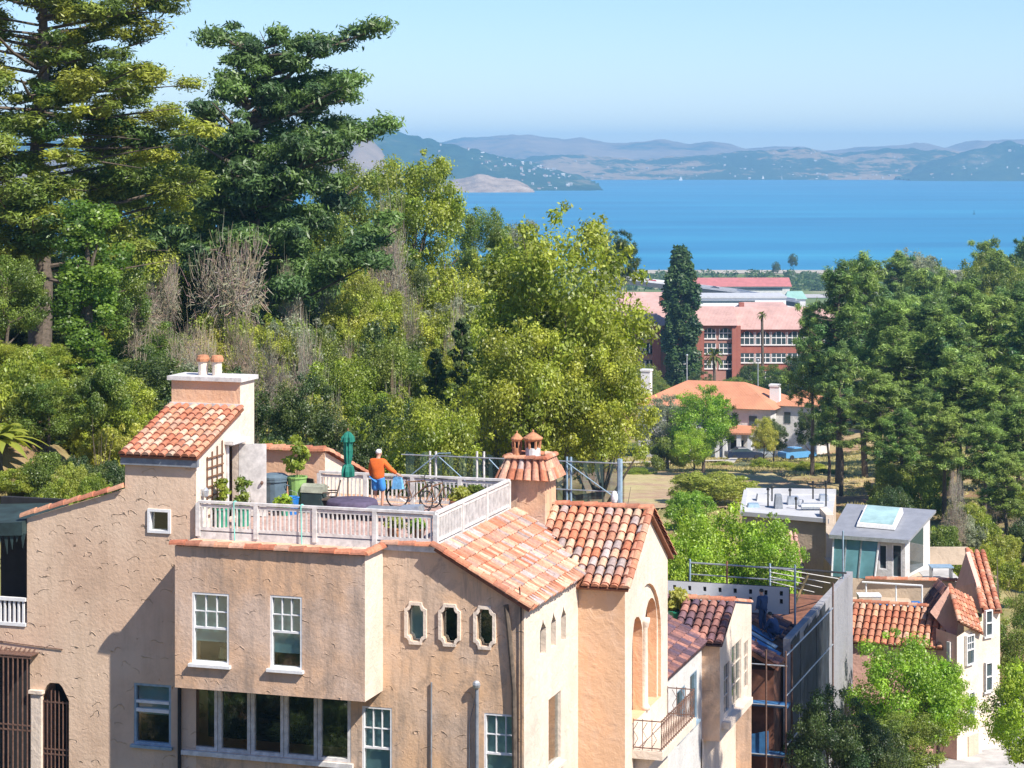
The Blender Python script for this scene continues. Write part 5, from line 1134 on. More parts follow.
# long shed with the red roof
Ys=1230; sh=thing('long_shed','long white shed with bright red roof near the bay shore','shed',(at(742,Ys),Ys,0),R(2))
hw=at(790,Ys)-at(742,Ys); zeS=zat(286.5,Ys)
m=MB(); m.box(-hw,hw,0,18,ground(0,Ys)-1,zeS); m.build('wall',M['stucco_white'],sh)
m=MB(); m.add([(-hw-1,-1,zeS),(hw+1,-1,zeS),(hw+1,9,zat(278.5,Ys)),(-hw-1,9,zat(278.5,Ys)),(-hw-1,19,zeS),(hw+1,19,zeS)],[(0,1,2,3),(3,2,5,4),(0,4,5,1)]); m.build('roof',M['roof_red'],sh)
m=MB(); m.prism([(hw+.01,0,zeS),(hw+.01,18,zeS),(hw+.01,9,zat(279.5,Ys))],(-.4,0,0)); m.build('gable',M['stucco_white'],sh)
m=MB(); m.box(-hw+1,hw-4,-.06,-.003,zeS-2.2,zeS-.8); m.build('window_band',M['glassdark'],sh)
# highway viaduct, paved yards, green roofed hut
vd=thing('highway_viaduct','elevated highway with pale parapets crossing below the red roofed shed','viaduct',(0,0,0))
m=MB(); pa=[(600,1020,277),(690,1030,287),(740,1020,293),(800,1000,303)]; 
for (p0,Y0,y0),(p1,Y1,y1) in zip(pa,pa[1:]):
    a,b=pp3(p0,y0,Y0),pp3(p1,y1,Y1); m.hexa([a-Vector((0,0,2)),b-Vector((0,0,2)),b+Vector((0,14,-2)),a+Vector((0,14,-2))],[a,b,b+Vector((0,14,0)),a+Vector((0,14,0))])
m.build('deck',M['asphalt'],vd); m=MB()
for (p0,Y0,y0),(p1,Y1,y1) in zip(pa,pa[1:]):
    a,b=pp3(p0,y0,Y0),pp3(p1,y1,Y1); m.bar(a+Vector((0,13.8,.5)),b+Vector((0,13.8,.5)),.4,1.1)
m.build('parapet',M['white_paint'],vd); m=MB()
for (p0,Y0,y0),(p1,Y1,y1) in zip(pa,pa[1:]):
    a,b=pp3(p0,y0,Y0),pp3(p1,y1,Y1); m.bar(a+Vector((0,.1,.4)),b+Vector((0,.1,.4)),.4,.9)
m.build('parapet',M['roofwhite'],vd)
for px,Y in ((620,1030),(665,1035),(705,1036),(745,1028),(785,1012)):
    z=zat(interp([(p,y) for p,_,y in pa],px),Y)-2; m=MB(); m.box(at(px,Y)-1,at(px,Y)+1,Y,Y+10,ground(0,Y)-1,z); m.build('pier',M['concrete'],vd)
for k,(px,Y,pt,l) in enumerate(((652,1032,(.5,.05,.05),'red car driving on the highway viaduct'),(672,1035,(.5,.5,.52),'pale car driving behind the red one on the viaduct'),(716,1033,(.06,.06,.08),'dark car driving on the highway viaduct right of the dark cypress'))):
    x=at(px,Y); r=copy_tree(bpy.data.objects['parked_car']); r.location=(x,Y+5,zat(interp([(p,y) for p,_,y in pa],px),Y)+.1); r.rotation_euler=(0,0,0); r['label']=l; 
    if k==0:
        pm=plain('red_car_paint',pt,.3,0,.1)
    else: pm=plain('car_paint',pt,.3,0,.1)
    for ch in r.children:
        if ch.name.startswith('body'): ch.data=ch.data.copy(); ch.data.materials[0]=pm
def sheet(name,pts,mat,dz=.12):
    m=MB(); n=24
    vs=[];fs=[]
    (x0,y0),(x1,y1),(x2,y2),(x3,y3)=pts
    for i in range(n+1):
        for j in range(n+1):
            s,t=i/n,j/n; x=lerp(lerp(x0,x1,s),lerp(x3,x2,s),t); y=lerp(lerp(y0,y1,s),lerp(y3,y2,s),t); vs.append((x,y,ground(x,y)+dz))
    for i in range(n):
        for j in range(n): fs.append((i*(n+1)+j,(i+1)*(n+1)+j,(i+1)*(n+1)+j+1,i*(n+1)+j+1))
    m.add(vs,fs); return kind(m.build(name,mat),'structure')
sheet('pavement',[(at(600,650),650),(at(830,650),650),(at(830,1195),1195),(at(560,1195),1195)],M['concrete'],.4)
sheet('beach',[(-300,1610),(900,1610),(900,1692),(-300,1692)],plain('pale_sand',(.42,.37,.29),1,0,.2,.05),.3)
sheet('path',[(at(600,262),262),(at(735,270),270),(at(735,273),273),(at(600,265),265)],plain('pale_path',(.48,.42,.34),1,0,.2,.6),.35)
sheet('path',[(at(722,262),262),(at(734,262),262),(at(738,276),276),(at(730,276),276)],plain('drive_gravel',(.5,.45,.38),1,0,.2,.6),.4)
sheet('parking_lot',[(at(560,1290),1290),(at(840,1290),1290),(at(840,1330),1330),(at(560,1330),1330)],M['concrete'],.3)
sm_,nt,p=newmat('bare_soil'); co=objco(nt); b_=noise(nt,1.1,6,.7,co); M['soil']=sm_
L(nt,mix(nt,ramp(nt,noise(nt,.16,5,.65,co),[(.42,0.),(.58,1.)]),ramp(nt,b_,[(.3,(.30,.19,.11)),(.7,(.46,.31,.20))]),ramp(nt,b_,[(.3,(.34,.28,.11)),(.7,(.52,.43,.22))])),p.inputs['Base Color']); p.inputs['Roughness'].default_value=1; bump(nt,p,b_,.8,.12)
m=MB(); nn=40; vs=[];fs=[]; rs_=random.Random(9)
for i in range(nn+1):
    t=i/nn; x=lerp(7,29,t); e0=202+3*math.sin(x*.9)+2*rs_.random(); e1=243-6*abs(t-.4)+2.5*math.sin(x*1.7)+2*rs_.random()
    if t>.94: e0,e1=lerp(e0,e1,.35),lerp(e0,e1,.65)
    for j in range(13): y=lerp(e0,e1,j/12); vs.append((x,y,ground(x,y)+.27))
for i in range(nn):
    for j in range(12): fs.append((i*13+j,i*13+13+j,i*13+14+j,i*13+j+1))
m.add(vs,fs); kind(m.build('bare_soil',M['soil']),'structure')
gh=thing('green_roofed_hut','small hut with a pale green roof at the right end of the shed','hut',(at(794,1180),1180,0))
m=MB(); m.box(-4,6,0,8,4,zat(299,1180)); m.build('wall',M['stucco_white'],gh); m=MB(); hip_roof(m,-4,6,0,8,zat(299,1180)+.01,zat(291,1184),2,.8); m.build('roof',plain('green_roof',(.24,.42,.36),.7,0,.15,.4),gh)
# buoy, boats
sb=None; spots=[(745,8050),(763,7900),(782,7850),(790,7950),(806,7950),(681,7600)]
for i,(px,Y) in enumerate(spots):
    x=at(px,Y)
    if sb is None:
        sb=thing('sailboat','tiny white sailboat on the far water below the wooded shore','sailboat',(x,Y,0),R(20),'sailboats on the far side of the bay')
        m=MB(); m.hexa([(-5,-1.2,-.5),(5,-.3,-.5),(5,.3,-.5),(-5,1.2,-.5)],[(-6,-1.8,1.2),(7,-.2,1.4),(7,.2,1.4),(-6,1.8,1.2)]); m.build('hull',M['white_paint'],sb)
        m=MB(); m.prism([(.6,0,2.2),(-5,.2,2.4),(.6,0,17)],(0,.1,0)); m.prism([(1.0,0,2.2),(6.5,.1,1.8),(1.0,0,14)],(0,.1,0)); m.build('sail',M['white_paint'],sb)
        m=MB(); m.tube([(.8,0,1),(.8,0,18)],.15,5); m.build('mast',M['steel'],sb); r=sb
    else: r=copy_tree(sb); r.location=(x,Y,0); r.rotation_euler=(0,0,R(i*37))
r=thing('buoy','lone dark channel buoy on the open water at the right','buoy',(at(974,3300),3300,0)); m=MB(); m.lathe([(1.5,-.5),(1.8,.6),(1.2,.8)],(0,0,0),10); m.build('float',M['black'],r); m=MB()
for k in range(3): a=2*PI*k/3; m.tube([(1.1*math.cos(a),1.1*math.sin(a),.8),(.2*math.cos(a),.2*math.sin(a),4.6)],.14,5)
m.lathe([(.5,4.4),(.5,5.2),(0,5.6)],(0,0,0),8); m.build('tower',M['black'],r)
# tiny houses on the far hills
hp=[]
rh=random.Random(21)
def hill_house(hk,px,Y,grp,lab):
    x=at(px,Y); z=HILLF[hk](x,Y)
    if z<1: return
    s=rh.uniform(.25,.62)
    o=bpy.data.objects.new('far_house',rh.choice(hmesh)); COL.objects.link(o); o.location=(x,Y,z-1); o.rotation_euler=(0,0,rh.uniform(-.8,.8)); o.scale=(s*rh.uniform(.8,1.5),s,s*rh.uniform(.8,1.3)); tag(o,lab,'house',grp)
hmesh=[]
for rc in ((.30,.16,.12),(.34,.33,.33),(.55,.54,.52)):
    m=MB(); m.box(-6,6,-4,4,-3,7,0,(.52,.49,.44)); m.add([(-6.6,-4.6,7),(6.6,-4.6,7),(6.6,4.6,7),(-6.6,4.6,7),(-6.6,0,10),(6.6,0,10)],[(0,1,5,4),(2,3,4,5),(1,2,5),(3,0,4),(3,2,1,0)],0,rc)
    for k in (-3.5,0,3.5): m.box(k-.8,k+.8,-4.1,-4.02,2.5,4.6,0,(.1,.12,.14))
    hmesh.append(m.mesh('far_house',M['paintvar']))
n=0
while n<85:
    px=rh.triangular(395,592,560); t=rh.random()**.8; Y=5500+930*t
    ptop=interp([(375,130),(430,142),(520,164),(575,178),(590,184)],px); 
    if rh.random()<.55 and px<470 and t<.5: continue
    hill_house('hills4',px,Y,'pale houses scattered over the wooded headland hill','tiny pale house on the wooded hill left across the bay'); n+=1
for k in range(95): hill_house('hills2',rh.uniform(575,950),7880+rh.random()**1.7*700,'pale houses along the far shore','tiny pale house on the low far shore across the bay')
for k in range(22): hill_house('hills3',rh.uniform(925,1024),7580+rh.random()*300,'pale houses on the right far hill','tiny pale house on the dark far hill at the right')
# ------------------------------------------------------------------ plants
def npmesh(name, V_, Q, C, mat):
    me=bpy.data.meshes.new(name); nv,nq=len(V_),len(Q)
    me.vertices.add(nv); me.vertices.foreach_set('co',V_.astype(np.float32).ravel())
    me.loops.add(nq*4); me.loops.foreach_set('vertex_index',Q.astype(np.int32).ravel())
    me.polygons.add(nq); me.polygons.foreach_set('loop_start',np.arange(0,nq*4,4,dtype=np.int32)); 
    a=me.attributes.new('Col','FLOAT_COLOR','FACE'); cc=np.ones((nq,4),np.float32); cc[:,:3]=C; a.data.foreach_set('color',cc.ravel())
    me.materials.append(mat); me.update(calc_edges=True); return me
def leaf_cloud(g, clumps, leaf, aspect=1.7, upb=.35, shell=.5, flat=0., col=(.1,.13,.03), var=.3, col2=None, brush=0., jitter=.28):
    """clumps: array (n,7): centre xyz, radii xyz, leaf count"""
    P=[];Nn=[];Cc=[]
    for c in clumps:
        n=int(c[6]); d=g.normal(size=(n,3)); d/=np.linalg.norm(d,axis=1)[:,None]
        r=shell+(1-shell)*g.random(n)**.6; r*=1+g.normal(size=n)*jitter*.5
        p=c[:3]+d*r[:,None]*c[3:6]; nn=d*.7+g.normal(size=(n,3))*.55; nn[:,2]+=upb
        P.append(p);Nn.append(nn)
        base=np.array(col)
        if col2 is not None: base=base+(np.array(col2)-base)*g.random()
        Cc.append(np.tile(base*g.uniform(1-var*.6,1+var*.6),(n,1))*g.uniform(1-var,1+var,(n,1)))
    P=np.concatenate(P);Nn=np.concatenate(Nn);Cc=np.concatenate(Cc)
    Nn/=np.linalg.norm(Nn,axis=1)[:,None]; t=g.normal(size=P.shape); 
    if brush: t[:,2]+=brush
    t-=Nn*(t*Nn).sum(1)[:,None]; t/=np.linalg.norm(t,axis=1)[:,None]; b=np.cross(Nn,t)
    s=leaf*g.uniform(.6,1.35,len(P))[:,None]; t=t*s*aspect*.5; b=b*s*.5
    V_=np.stack([P-t,P+b*.9-t*.1,P+t,P-b*.9-t*.1],1).reshape(-1,3); Q=np.arange(len(V_)).reshape(-1,4)
    return V_,Q,Cc
def make_tree(name, cl, leaf, trunk, limbs=True, matl='leaf', bark='bark', trunk_r=.2, seed=0, nlimb=14, **kw):
    """returns (crown mesh, trunk mesh)"""
    g=np.random.default_rng(seed); cl=np.array(cl,float); V_,Q,C=leaf_cloud(g,cl,leaf,**kw)
    cm=npmesh(name+'_crown',V_,Q,C,M[matl]); t=MB(); rl=random.Random(seed)
    if trunk:
        n=len(trunk); t.tube(trunk,[trunk_r*(1-.85*i/(n-1)) for i in range(n)],7)
        if limbs:
            idx=rl.sample(range(len(cl)),min(nlimb,len(cl))); tp=[Vector(p) for p in trunk]
            for i in idx:
                c=Vector(cl[i][:3]); base=min(tp[1:-1] or tp, key=lambda p:(p-c).length+(4 if p.z>c.z-.2 else 0)); mid=base.lerp(c,.5)+Vector((rl.uniform(-.2,.2),rl.uniform(-.2,.2),-.06*(c-base).length))
                t.tube([base,mid,c],[trunk_r*.38,trunk_r*.24,trunk_r*.06],5)
    return cm, (t.mesh(name+'_trunk',M[bark]) if trunk else None)
def sph(rl,n,rx,ry,rz,cz,r0,r1,cnt,fill=.75,zmin=-1,squash=.8):
    out=[]
    while len(out)<n:
        d=Vector((rl.gauss(0,1),rl.gauss(0,1),rl.gauss(0,1))).normalized()
        if d.z<zmin: continue
        f=rl.uniform(fill,1.0)**.7; r=rl.uniform(r0,r1); out.append((d.x*rx*f,d.y*ry*f,cz+d.z*rz*f,r,r,r*squash,int(cnt*(r/r1)**2)))
    return out
T={}
rl=random.Random(5)
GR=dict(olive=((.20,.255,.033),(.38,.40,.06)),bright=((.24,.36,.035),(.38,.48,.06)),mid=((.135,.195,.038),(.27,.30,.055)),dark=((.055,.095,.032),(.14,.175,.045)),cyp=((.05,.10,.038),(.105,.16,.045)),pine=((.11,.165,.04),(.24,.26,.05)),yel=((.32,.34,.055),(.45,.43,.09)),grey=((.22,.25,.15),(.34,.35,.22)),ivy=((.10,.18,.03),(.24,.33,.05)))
def C2(k): return dict(col=GR[k][0],col2=GR[k][1])
for i,k in enumerate(('olive','mid','bright','dark','yel','grey')):        # broad crowns, nominal 10 m tall, crown radius 4
    for j in range(2):
        cl=sph(rl,50,3.2,3.2,3.5,5.9,.55,1.25,850,.5,-.8)+sph(rl,44,3.9,3.9,4.1,6.1,.2,.7,360,.92,-.6)
        T[k+str(j)]=make_tree(k,cl,.118,[(0,0,-1),(.1,0,2),(-.1,.1,4),(.1,0,6.5),(0,.1,8)],seed=i*7+j,trunk_r=.24,var=.42,upb=.55,jitter=.5,**C2(k))
for i,k in enumerate(('olive','mid','bright','dark','yel','grey')):        # shrubs, nominal 3 m tall, radius 1.8
    cl=sph(rl,26,1.4,1.4,1.15,1.5,.35,.72,800,.5,-.9)+sph(rl,26,1.8,1.8,1.4,1.5,.12,.35,220,.92,-.5)
    T['sh_'+k]=make_tree('shrub',cl,.08,[(0,0,-.8),(.05,0,.5),(0,.05,1.6)],seed=40+i,trunk_r=.07,nlimb=8,**C2(k))
def conifer(h, r, n, leaf, seed, droop=.25, k='pine', pow_=.85, base=.12, gap=.8, cnt=120):
    rr=random.Random(seed); cl=[]
    for i in range(n):
        t=(i+rr.random())/n; z=h*(base+(1-base)*t); R0=r*(1-t)**pow_*rr.uniform(.65,1.12)+.12; a=i*2.4+rr.uniform(-.5,.5)
        m=max(1,int(R0/gap))
        for q in range(m):
            f=(q+1)/m; s=.30+R0*.17*(1.15-f*.5); cl.append((math.cos(a)*R0*f,math.sin(a)*R0*f,z-droop*R0*f+.12*R0*f*f,s,s,s*.5,int(cnt*(s/.5)**1.6)))
    return cl
T['cone0']=make_tree('conifer',conifer(10,2.6,60,.2,3),.19,[(0,0,-1),(0,0,4),(0,0,9.8)],seed=60,trunk_r=.2,matl='needle',nlimb=10,upb=.5,**C2('pine'))
T['cone1']=make_tree('conifer',conifer(10,2.3,64,.2,4,.3),.19,[(0,0,-1),(0,0,4),(0,0,9.8)],seed=61,trunk_r=.2,matl='needle',nlimb=10,upb=.5,**C2('dark'))
T['column']=make_tree('cypress',[(math.cos(a)*rr_,math.sin(a)*rr_,z,.9,.9,1.5,150) for z in [x*.55 for x in range(1,56)] for a in [rl.uniform(0,6.28) for _ in range(3)] for rr_ in [max(.2,(2.9 if z<20 else 2.9*(32-z)/12+.5)*rl.uniform(.5,1.05)*(.75 if z<4 else 1))]],.42,[(0,0,-2),(0,0,15),(0,0,30)],seed=62,trunk_r=.5,matl='needle',nlimb=6,upb=.5,brush=.8,**C2('cyp'))
def pads(rr, h0, h1, n, reach, seed, wind=(0,0), bend=.3, k='pine', thick=.32, leafn=150, rmin=.5, taper=.8, size=(.55,1.1), zj=.3, lat=.9):
    """spreading limbs ending in flat needle pads; returns clumps, limbs"""
    cl=[]; lm=[]
    for i in range(n):
        t=(i+rr.random())/n; z=lerp(h0,h1,t); a=rr.uniform(0,2*PI); Lg=reach*(1-t*taper)*rr.uniform(rmin,1.1)
        d=Vector((math.cos(a)+wind[0],math.sin(a)+wind[1],0)); Lg*=max(.35,d.length)**.8; d.normalize()
        rise=Lg*rr.uniform(-.05,bend); pts=[Vector((0,0,z)),d*Lg*.5+Vector((0,0,z+rise*.35)),d*Lg+Vector((0,0,z+rise))]; lm.append(pts)
        m=max(2,int(Lg/1.0))
        for q in range(m):
            f=.35+.65*(q+.5)/m; c=pts[0].lerp(pts[1],f*2) if f<.5 else pts[1].lerp(pts[2],f*2-1); s=rr.uniform(*size)*(1.1-.45*abs(f-.7))
            off=Vector((-d.y,d.x,0))*rr.uniform(-lat,lat)*(1-f*.4)*min(1.2,Lg*.2)
            cl.append((c.x+off.x,c.y+off.y,c.z+.25+rr.uniform(-zj*.5,zj),s,s*rr.uniform(.7,1.2),s*thick,int(leafn*s*s)+20))
    return cl,lm
def spreading(name, h, cl, lm, trunk, tr, leaf, seed, bark='bark', dead=0, **kw):
    kw.setdefault('jitter',.45); kw.setdefault('shell',.3); g=np.random.default_rng(seed); V_,Q,C=leaf_cloud(g,np.array(cl,float),leaf,**kw); cm=npmesh(name,V_,Q,C,M['needle']); t=MB(); n=len(trunk)
    t.tube(trunk,[tr*(1-.8*i/(n-1)) for i in range(n)],8); rr=random.Random(seed)
    for p in lm: 
        r0=tr*rr.uniform(.14,.28); t.tube(p,[r0,r0*.7,r0*.2],5)
        if rr.random()<.5: q=p[1]+Vector((rr.uniform(-1,1),rr.uniform(-1,1),rr.uniform(.2,.9))); t.tube([p[1],q],[r0*.5,r0*.1],4)
    return cm,t.mesh(name+'_trunk',M[bark])
rr=random.Random(8)
cl,lm=pads(rr,7,33.5,96,8.0,1,(.15,0),.5,taper=.35,thick=.8,leafn=620,size=(.38,1.05),zj=1.1,lat=1.7); lm+= [[Vector((0,0,z)),Vector((math.cos(a)*3,math.sin(a)*3,z-.3)),Vector((math.cos(a)*6.5,math.sin(a)*6.5,z+rr.uniform(-1,.8)))] for z,a in [(rr.uniform(6,20),rr.uniform(0,6.28)) for _ in range(26)]]
T['bigpine']=spreading('big_pine',34,cl,lm,[(0,0,-2),(.2,0,6),(-.1,.2,14),(.3,0,22),(.1,0,33)],.62,.105,70,aspect=3.2,upb=.5,brush=.5,var=.4,col=(.09,.155,.035),col2=(.36,.36,.05))
cl,lm=pads(rr,5,18.5,74,7.2,2,(.30,-.1),.45,taper=.62,thick=.5,leafn=760,size=(.36,1.0),zj=.7,lat=1.8); cl+=[(rr.gauss(.4,1.4),rr.gauss(0,1.2),rr.uniform(10,16.5),.9,.9,.5,600) for _ in range(9)] 

for (x,z) in ((3.5,13.6),(4.3,13.9),(5.1,14.2),(5.9,14.6),(6.6,15.0),(3.4,18.2),(4.3,18.7),(5.3,19.1),(6.2,19.5),(2.3,17.6),(3.2,16.6),(5,16.8)): cl.append((x,rr.uniform(-.8,.8),z+rr.uniform(-.2,.2),.9,.9,.42,520))
lm+=[[Vector((0,0,13)),Vector((3.6,0,13.7)),Vector((6.9,0,15.1))],[Vector((0,0,15)),Vector((3,0,18)),Vector((6.5,0,19.3))]]
T['windcyp']=spreading('wind_cypress',19,cl,lm,[(0,0,-2),(-.3,0,3),(.3,.2,8),(.4,0,13),(1.2,0,18)],.6,.10,71,aspect=3.0,upb=.5,brush=.4,var=.35,col=GR['cyp'][0],col2=(.12,.20,.045))
for j in range(4):
    cl,lm=pads(rr,10.5,23,66,4.6,3+j,(.1,0),.8,taper=.62,thick=1.0,leafn=470,size=(.26,.72),rmin=.3,zj=1.1,lat=1.9)
    cl+=[(rr.gauss(0,.7),rr.gauss(0,.7),z,.55,.55,.8,260) for z in np.linspace(13,24.4,14)]
    T['pine%d'%j]=spreading('slope_pine',24,cl,lm,[(0,0,-2),(.3,0,6),(-.2,.1,13),(.2,0,23)],.34,.095,80+j,aspect=5.0,upb=.4,brush=1.1,var=.5,col=((.10,.18,.055),(.14,.22,.055),(.09,.175,.065),(.18,.235,.055))[j],col2=(.27,.35,.08))
cl=[(rl.gauss(0,.55)*(1.6-.06*z),rl.gauss(0,.55),z+rl.uniform(-.3,.3),s_,s_,s_*.8,int(650*s_*s_)) for z in np.linspace(.5,13,80) for s_ in [rl.uniform(.35,.85)]]
T['ivy']=make_tree('ivy_tree',cl,.16,[(0,0,-1),(0,0,7),(.1,0,12)],seed=90,trunk_r=.35,nlimb=8,aspect=1.1,upb=.1,shell=.75,**C2('ivy'))
def twigs(seed, n=1700, col=(.34,.285,.21)):
    rr=random.Random(seed); m=MB(); hubs=[]
    for k in range(7):
        a=rr.uniform(0,2*PI); e=rr.uniform(.3,1); hubs.append(Vector((math.cos(a)*e*1.2,math.sin(a)*e*1.2,rr.uniform(1.2,2.3))))
        m.tube([(rr.uniform(-.15,.15),rr.uniform(-.15,.15),-.2),hubs[-1]*.5+Vector((0,0,.1)),hubs[-1]],[.06,.04,.02],4,0,False,tuple(x*.8 for x in col))
    for k in range(n):
        h=rr.choice(hubs); d=Vector((rr.gauss(0,1),rr.gauss(0,1),rr.gauss(.35,.8))).normalized(); p=h+d*rr.uniform(.0,.7)*Vector((1,1,1)).length/1.73; q=p+(d+Vector((rr.gauss(0,.5),rr.gauss(0,.5),rr.gauss(0,.4)))).normalized()*rr.uniform(.15,.42)
        c=tuple(x*rr.uniform(.8,1.15) for x in col); j=Vector((rr.uniform(-.05,.05),rr.uniform(-.05,.05),rr.uniform(-.05,.05)))
        m.tube([p,(p+q)/2+j,q],[.008,.006,.003],3,0,False,c)
    return m.mesh('bare_twigs',M['paintvar'])
TW=[twigs(1),twigs(2,col=(.37,.30,.215)),twigs(3,col=(.31,.275,.215))]
def plant(key, px, pytop, Y, wpx, label, cat='tree', nm='tree', group=None, nomh=None, nomw=None, dz=-.3, rz=None):
    cm,tm=T[key]; x=at(px,Y); z0=ground(x,Y)+dz
    if key not in BB:
        bb=np.empty(len(cm.vertices)*3,np.float32); cm.vertices.foreach_get('co',bb); bb=bb.reshape(-1,3)
        BB[key]=(np.percentile(bb[:,2],99.3),np.percentile(np.abs(bb[:,0]),97)*2)
    H,Wd=BB[key]; ht=zat(pytop,Y)-z0; sz=max(.2,ht/H); sx=(wpx*Y/F)/Wd; cz=min(sz,sx*1.35)
    r=thing(nm,label,cat,(x,Y,z0),random.uniform(0,6.28) if rz is None else rz,group)
    c=bpy.data.objects.new('crown' if cat!='shrub' else 'foliage',cm); COL.objects.link(c); c.parent=r; c.scale=(sx,sx,cz); c.location=(0,0,max(0,ht-H*cz))
    if tm: t=bpy.data.objects.new('trunk' if cat!='shrub' else 'stem',tm); COL.objects.link(t); t.parent=r; t.scale=(sx,sx,sz)
    return r
BB={}
def twig(px,pytop,Y,wpx,i,label,group=None):
    x=at(px,Y); z0=ground(x,Y)-.2; zt=zat(pytop,Y); w_=wpx*Y/F/3.2; h=max(w_*.7,(zt-z0)/2.9); o=bpy.data.objects.new('bare_shrub',TW[i%3]); COL.objects.link(o)
    o.location=(x,Y,z0); o.scale=(w_,w_,h); o.rotation_euler=(0,0,i*1.3); tag(o,label,'shrub',group); return o
def nud(o,nm): o.name=nm; return o
# left wood
plant('bigpine',38,-105,108,268,'huge spreading pine with bare lower limbs at the left edge','tree','pine_tree',rz=.4)
plant('windcyp',246,30,128,245,'dark windswept cypress with limbs reaching to the right against the sky','tree','cypress_tree',rz=0.)
plant('ivy',88,205,101,66,'tree trunk wholly wrapped in bright green ivy right of the huge pine','tree','ivy_covered_tree')
plant('cone0',36,412,86,62,'small dense conifer behind the sloping tile coping','tree','conifer_tree')
plant('olive0',412,160,152,98,'rounded olive tree with pale bare branches left of the water','tree','broadleaf_tree'); 
plant('mid1',352,165,146,90,'round green tree below the windswept cypress','tree','broadleaf_tree')
plant('mid0',480,210,165,56,'slim green tree standing against the water','tree','broadleaf_tree'); plant('grey0',517,224,172,52,'brownish grey tree behind the big bright green tree','tree','broadleaf_tree')
r=plant('olive1',566,222,104,150,'big bright green rounded tree in the middle of the picture','tree','broadleaf_tree'); 
plant('olive0',522,330,100,110,'bushy green tree at the lower left of the big rounded one','tree','broadleaf_tree'); plant('olive0',602,345,101,96,'bushy green tree at the lower right of the big rounded one','tree','broadleaf_tree'); plant('olive0',556,292,107,140,'darker green tree tucked behind the big rounded one','tree','broadleaf_tree')
plant('cone1',462,322,112,52,'narrow dark conifer left of the big rounded tree','tree','conifer_tree'); plant('cone1',436,352,108,46,'shorter dark conifer beside the narrow dark one','tree','conifer_tree')
plant('olive1',430,398,92,96,'low rounded olive tree behind the person on the deck','tree','broadleaf_tree')
plant('dark0',618,232,190,36,'thin grey tree top showing above the right of the big rounded tree','tree','broadleaf_tree')
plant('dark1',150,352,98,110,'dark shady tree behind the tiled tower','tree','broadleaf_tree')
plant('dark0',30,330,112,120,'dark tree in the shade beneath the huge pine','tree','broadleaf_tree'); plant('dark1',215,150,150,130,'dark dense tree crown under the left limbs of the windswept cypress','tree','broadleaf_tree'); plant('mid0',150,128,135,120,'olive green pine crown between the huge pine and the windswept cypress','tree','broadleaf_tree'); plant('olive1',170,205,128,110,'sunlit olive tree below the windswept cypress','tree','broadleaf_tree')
rw=random.Random(33)
for i in range(14):
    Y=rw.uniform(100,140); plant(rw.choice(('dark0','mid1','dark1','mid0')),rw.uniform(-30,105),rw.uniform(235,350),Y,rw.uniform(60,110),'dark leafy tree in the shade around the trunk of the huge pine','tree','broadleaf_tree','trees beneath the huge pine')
for i in range(26):
    plant(rw.choice(('sh_mid','sh_olive','sh_dark','sh_yel','olive0','mid0')),rw.uniform(-25,122),rw.uniform(350,452),rw.uniform(84,104),rw.uniform(48,85),'leafy shrub on the steep slope left of the tiled tower','shrub','leafy_shrub','shrubs on the steep slope at the left')
for px,py,Y,w_,k in ((12,470,81,46,'sh_olive'),(45,455,81.5,50,'sh_mid'),(72,466,80,36,'sh_yel'),(96,474,79,30,'sh_olive'),(112,462,81,34,'sh_dark'),(60,480,78,40,'sh_olive')): plant(k,px,py,Y,w_,'leafy shrub on the steep slope left of the tiled tower','shrub','leafy_shrub','shrubs on the steep slope at the left')
G1='thicket trees of the left hillside'
for i in range(84):
    Y=rw.uniform(96,150); px=rw.uniform(95,490); f=(Y-96)/54
    top=lerp(395,235,f)+rw.uniform(-22,35)+(20 if px>400 else 0)
    k=rw.choice(('olive0','olive1','olive0','yel0','mid0','mid1','olive1','dark0','grey1','yel1'))
    plant(k,px,top,Y,rw.uniform(58,105),'yellow green to olive bushy tree in the thicket on the left hillside','tree','thicket_tree',G1)
for i in range(16):
    Y=rw.uniform(82,98); px=rw.uniform(0,330); plant(rw.choice(('sh_mid','sh_olive','sh_dark','sh_yel')),px,rw.uniform(425,465) if px>110 else rw.uniform(455,485),Y,rw.uniform(40,70),'low leafy shrub on the slope just behind the big house','shrub','leafy_shrub','shrubs behind the big house')
for i,(px,py,Y,w_) in enumerate(((228,236,118,90),(238,288,112,46),(312,318,108,40),(292,360,102,44),(448,275,128,52),(452,300,122,44),(140,285,112,52),(205,300,110,44),(392,196,140,60),(380,235,138,50),(430,240,140,50),(330,255,125,36),(185,330,104,42),(400,330,110,40),(262,330,108,46),(165,262,116,40),(350,300,116,40),(415,285,126,40),(290,270,122,38),(240,385,98,44),(330,392,98,46))):
    twig(px,py,Y,w_*.95,i,'leafless grey pink shrub among the thicket on the left hillside','leafless shrubs of the thicket')
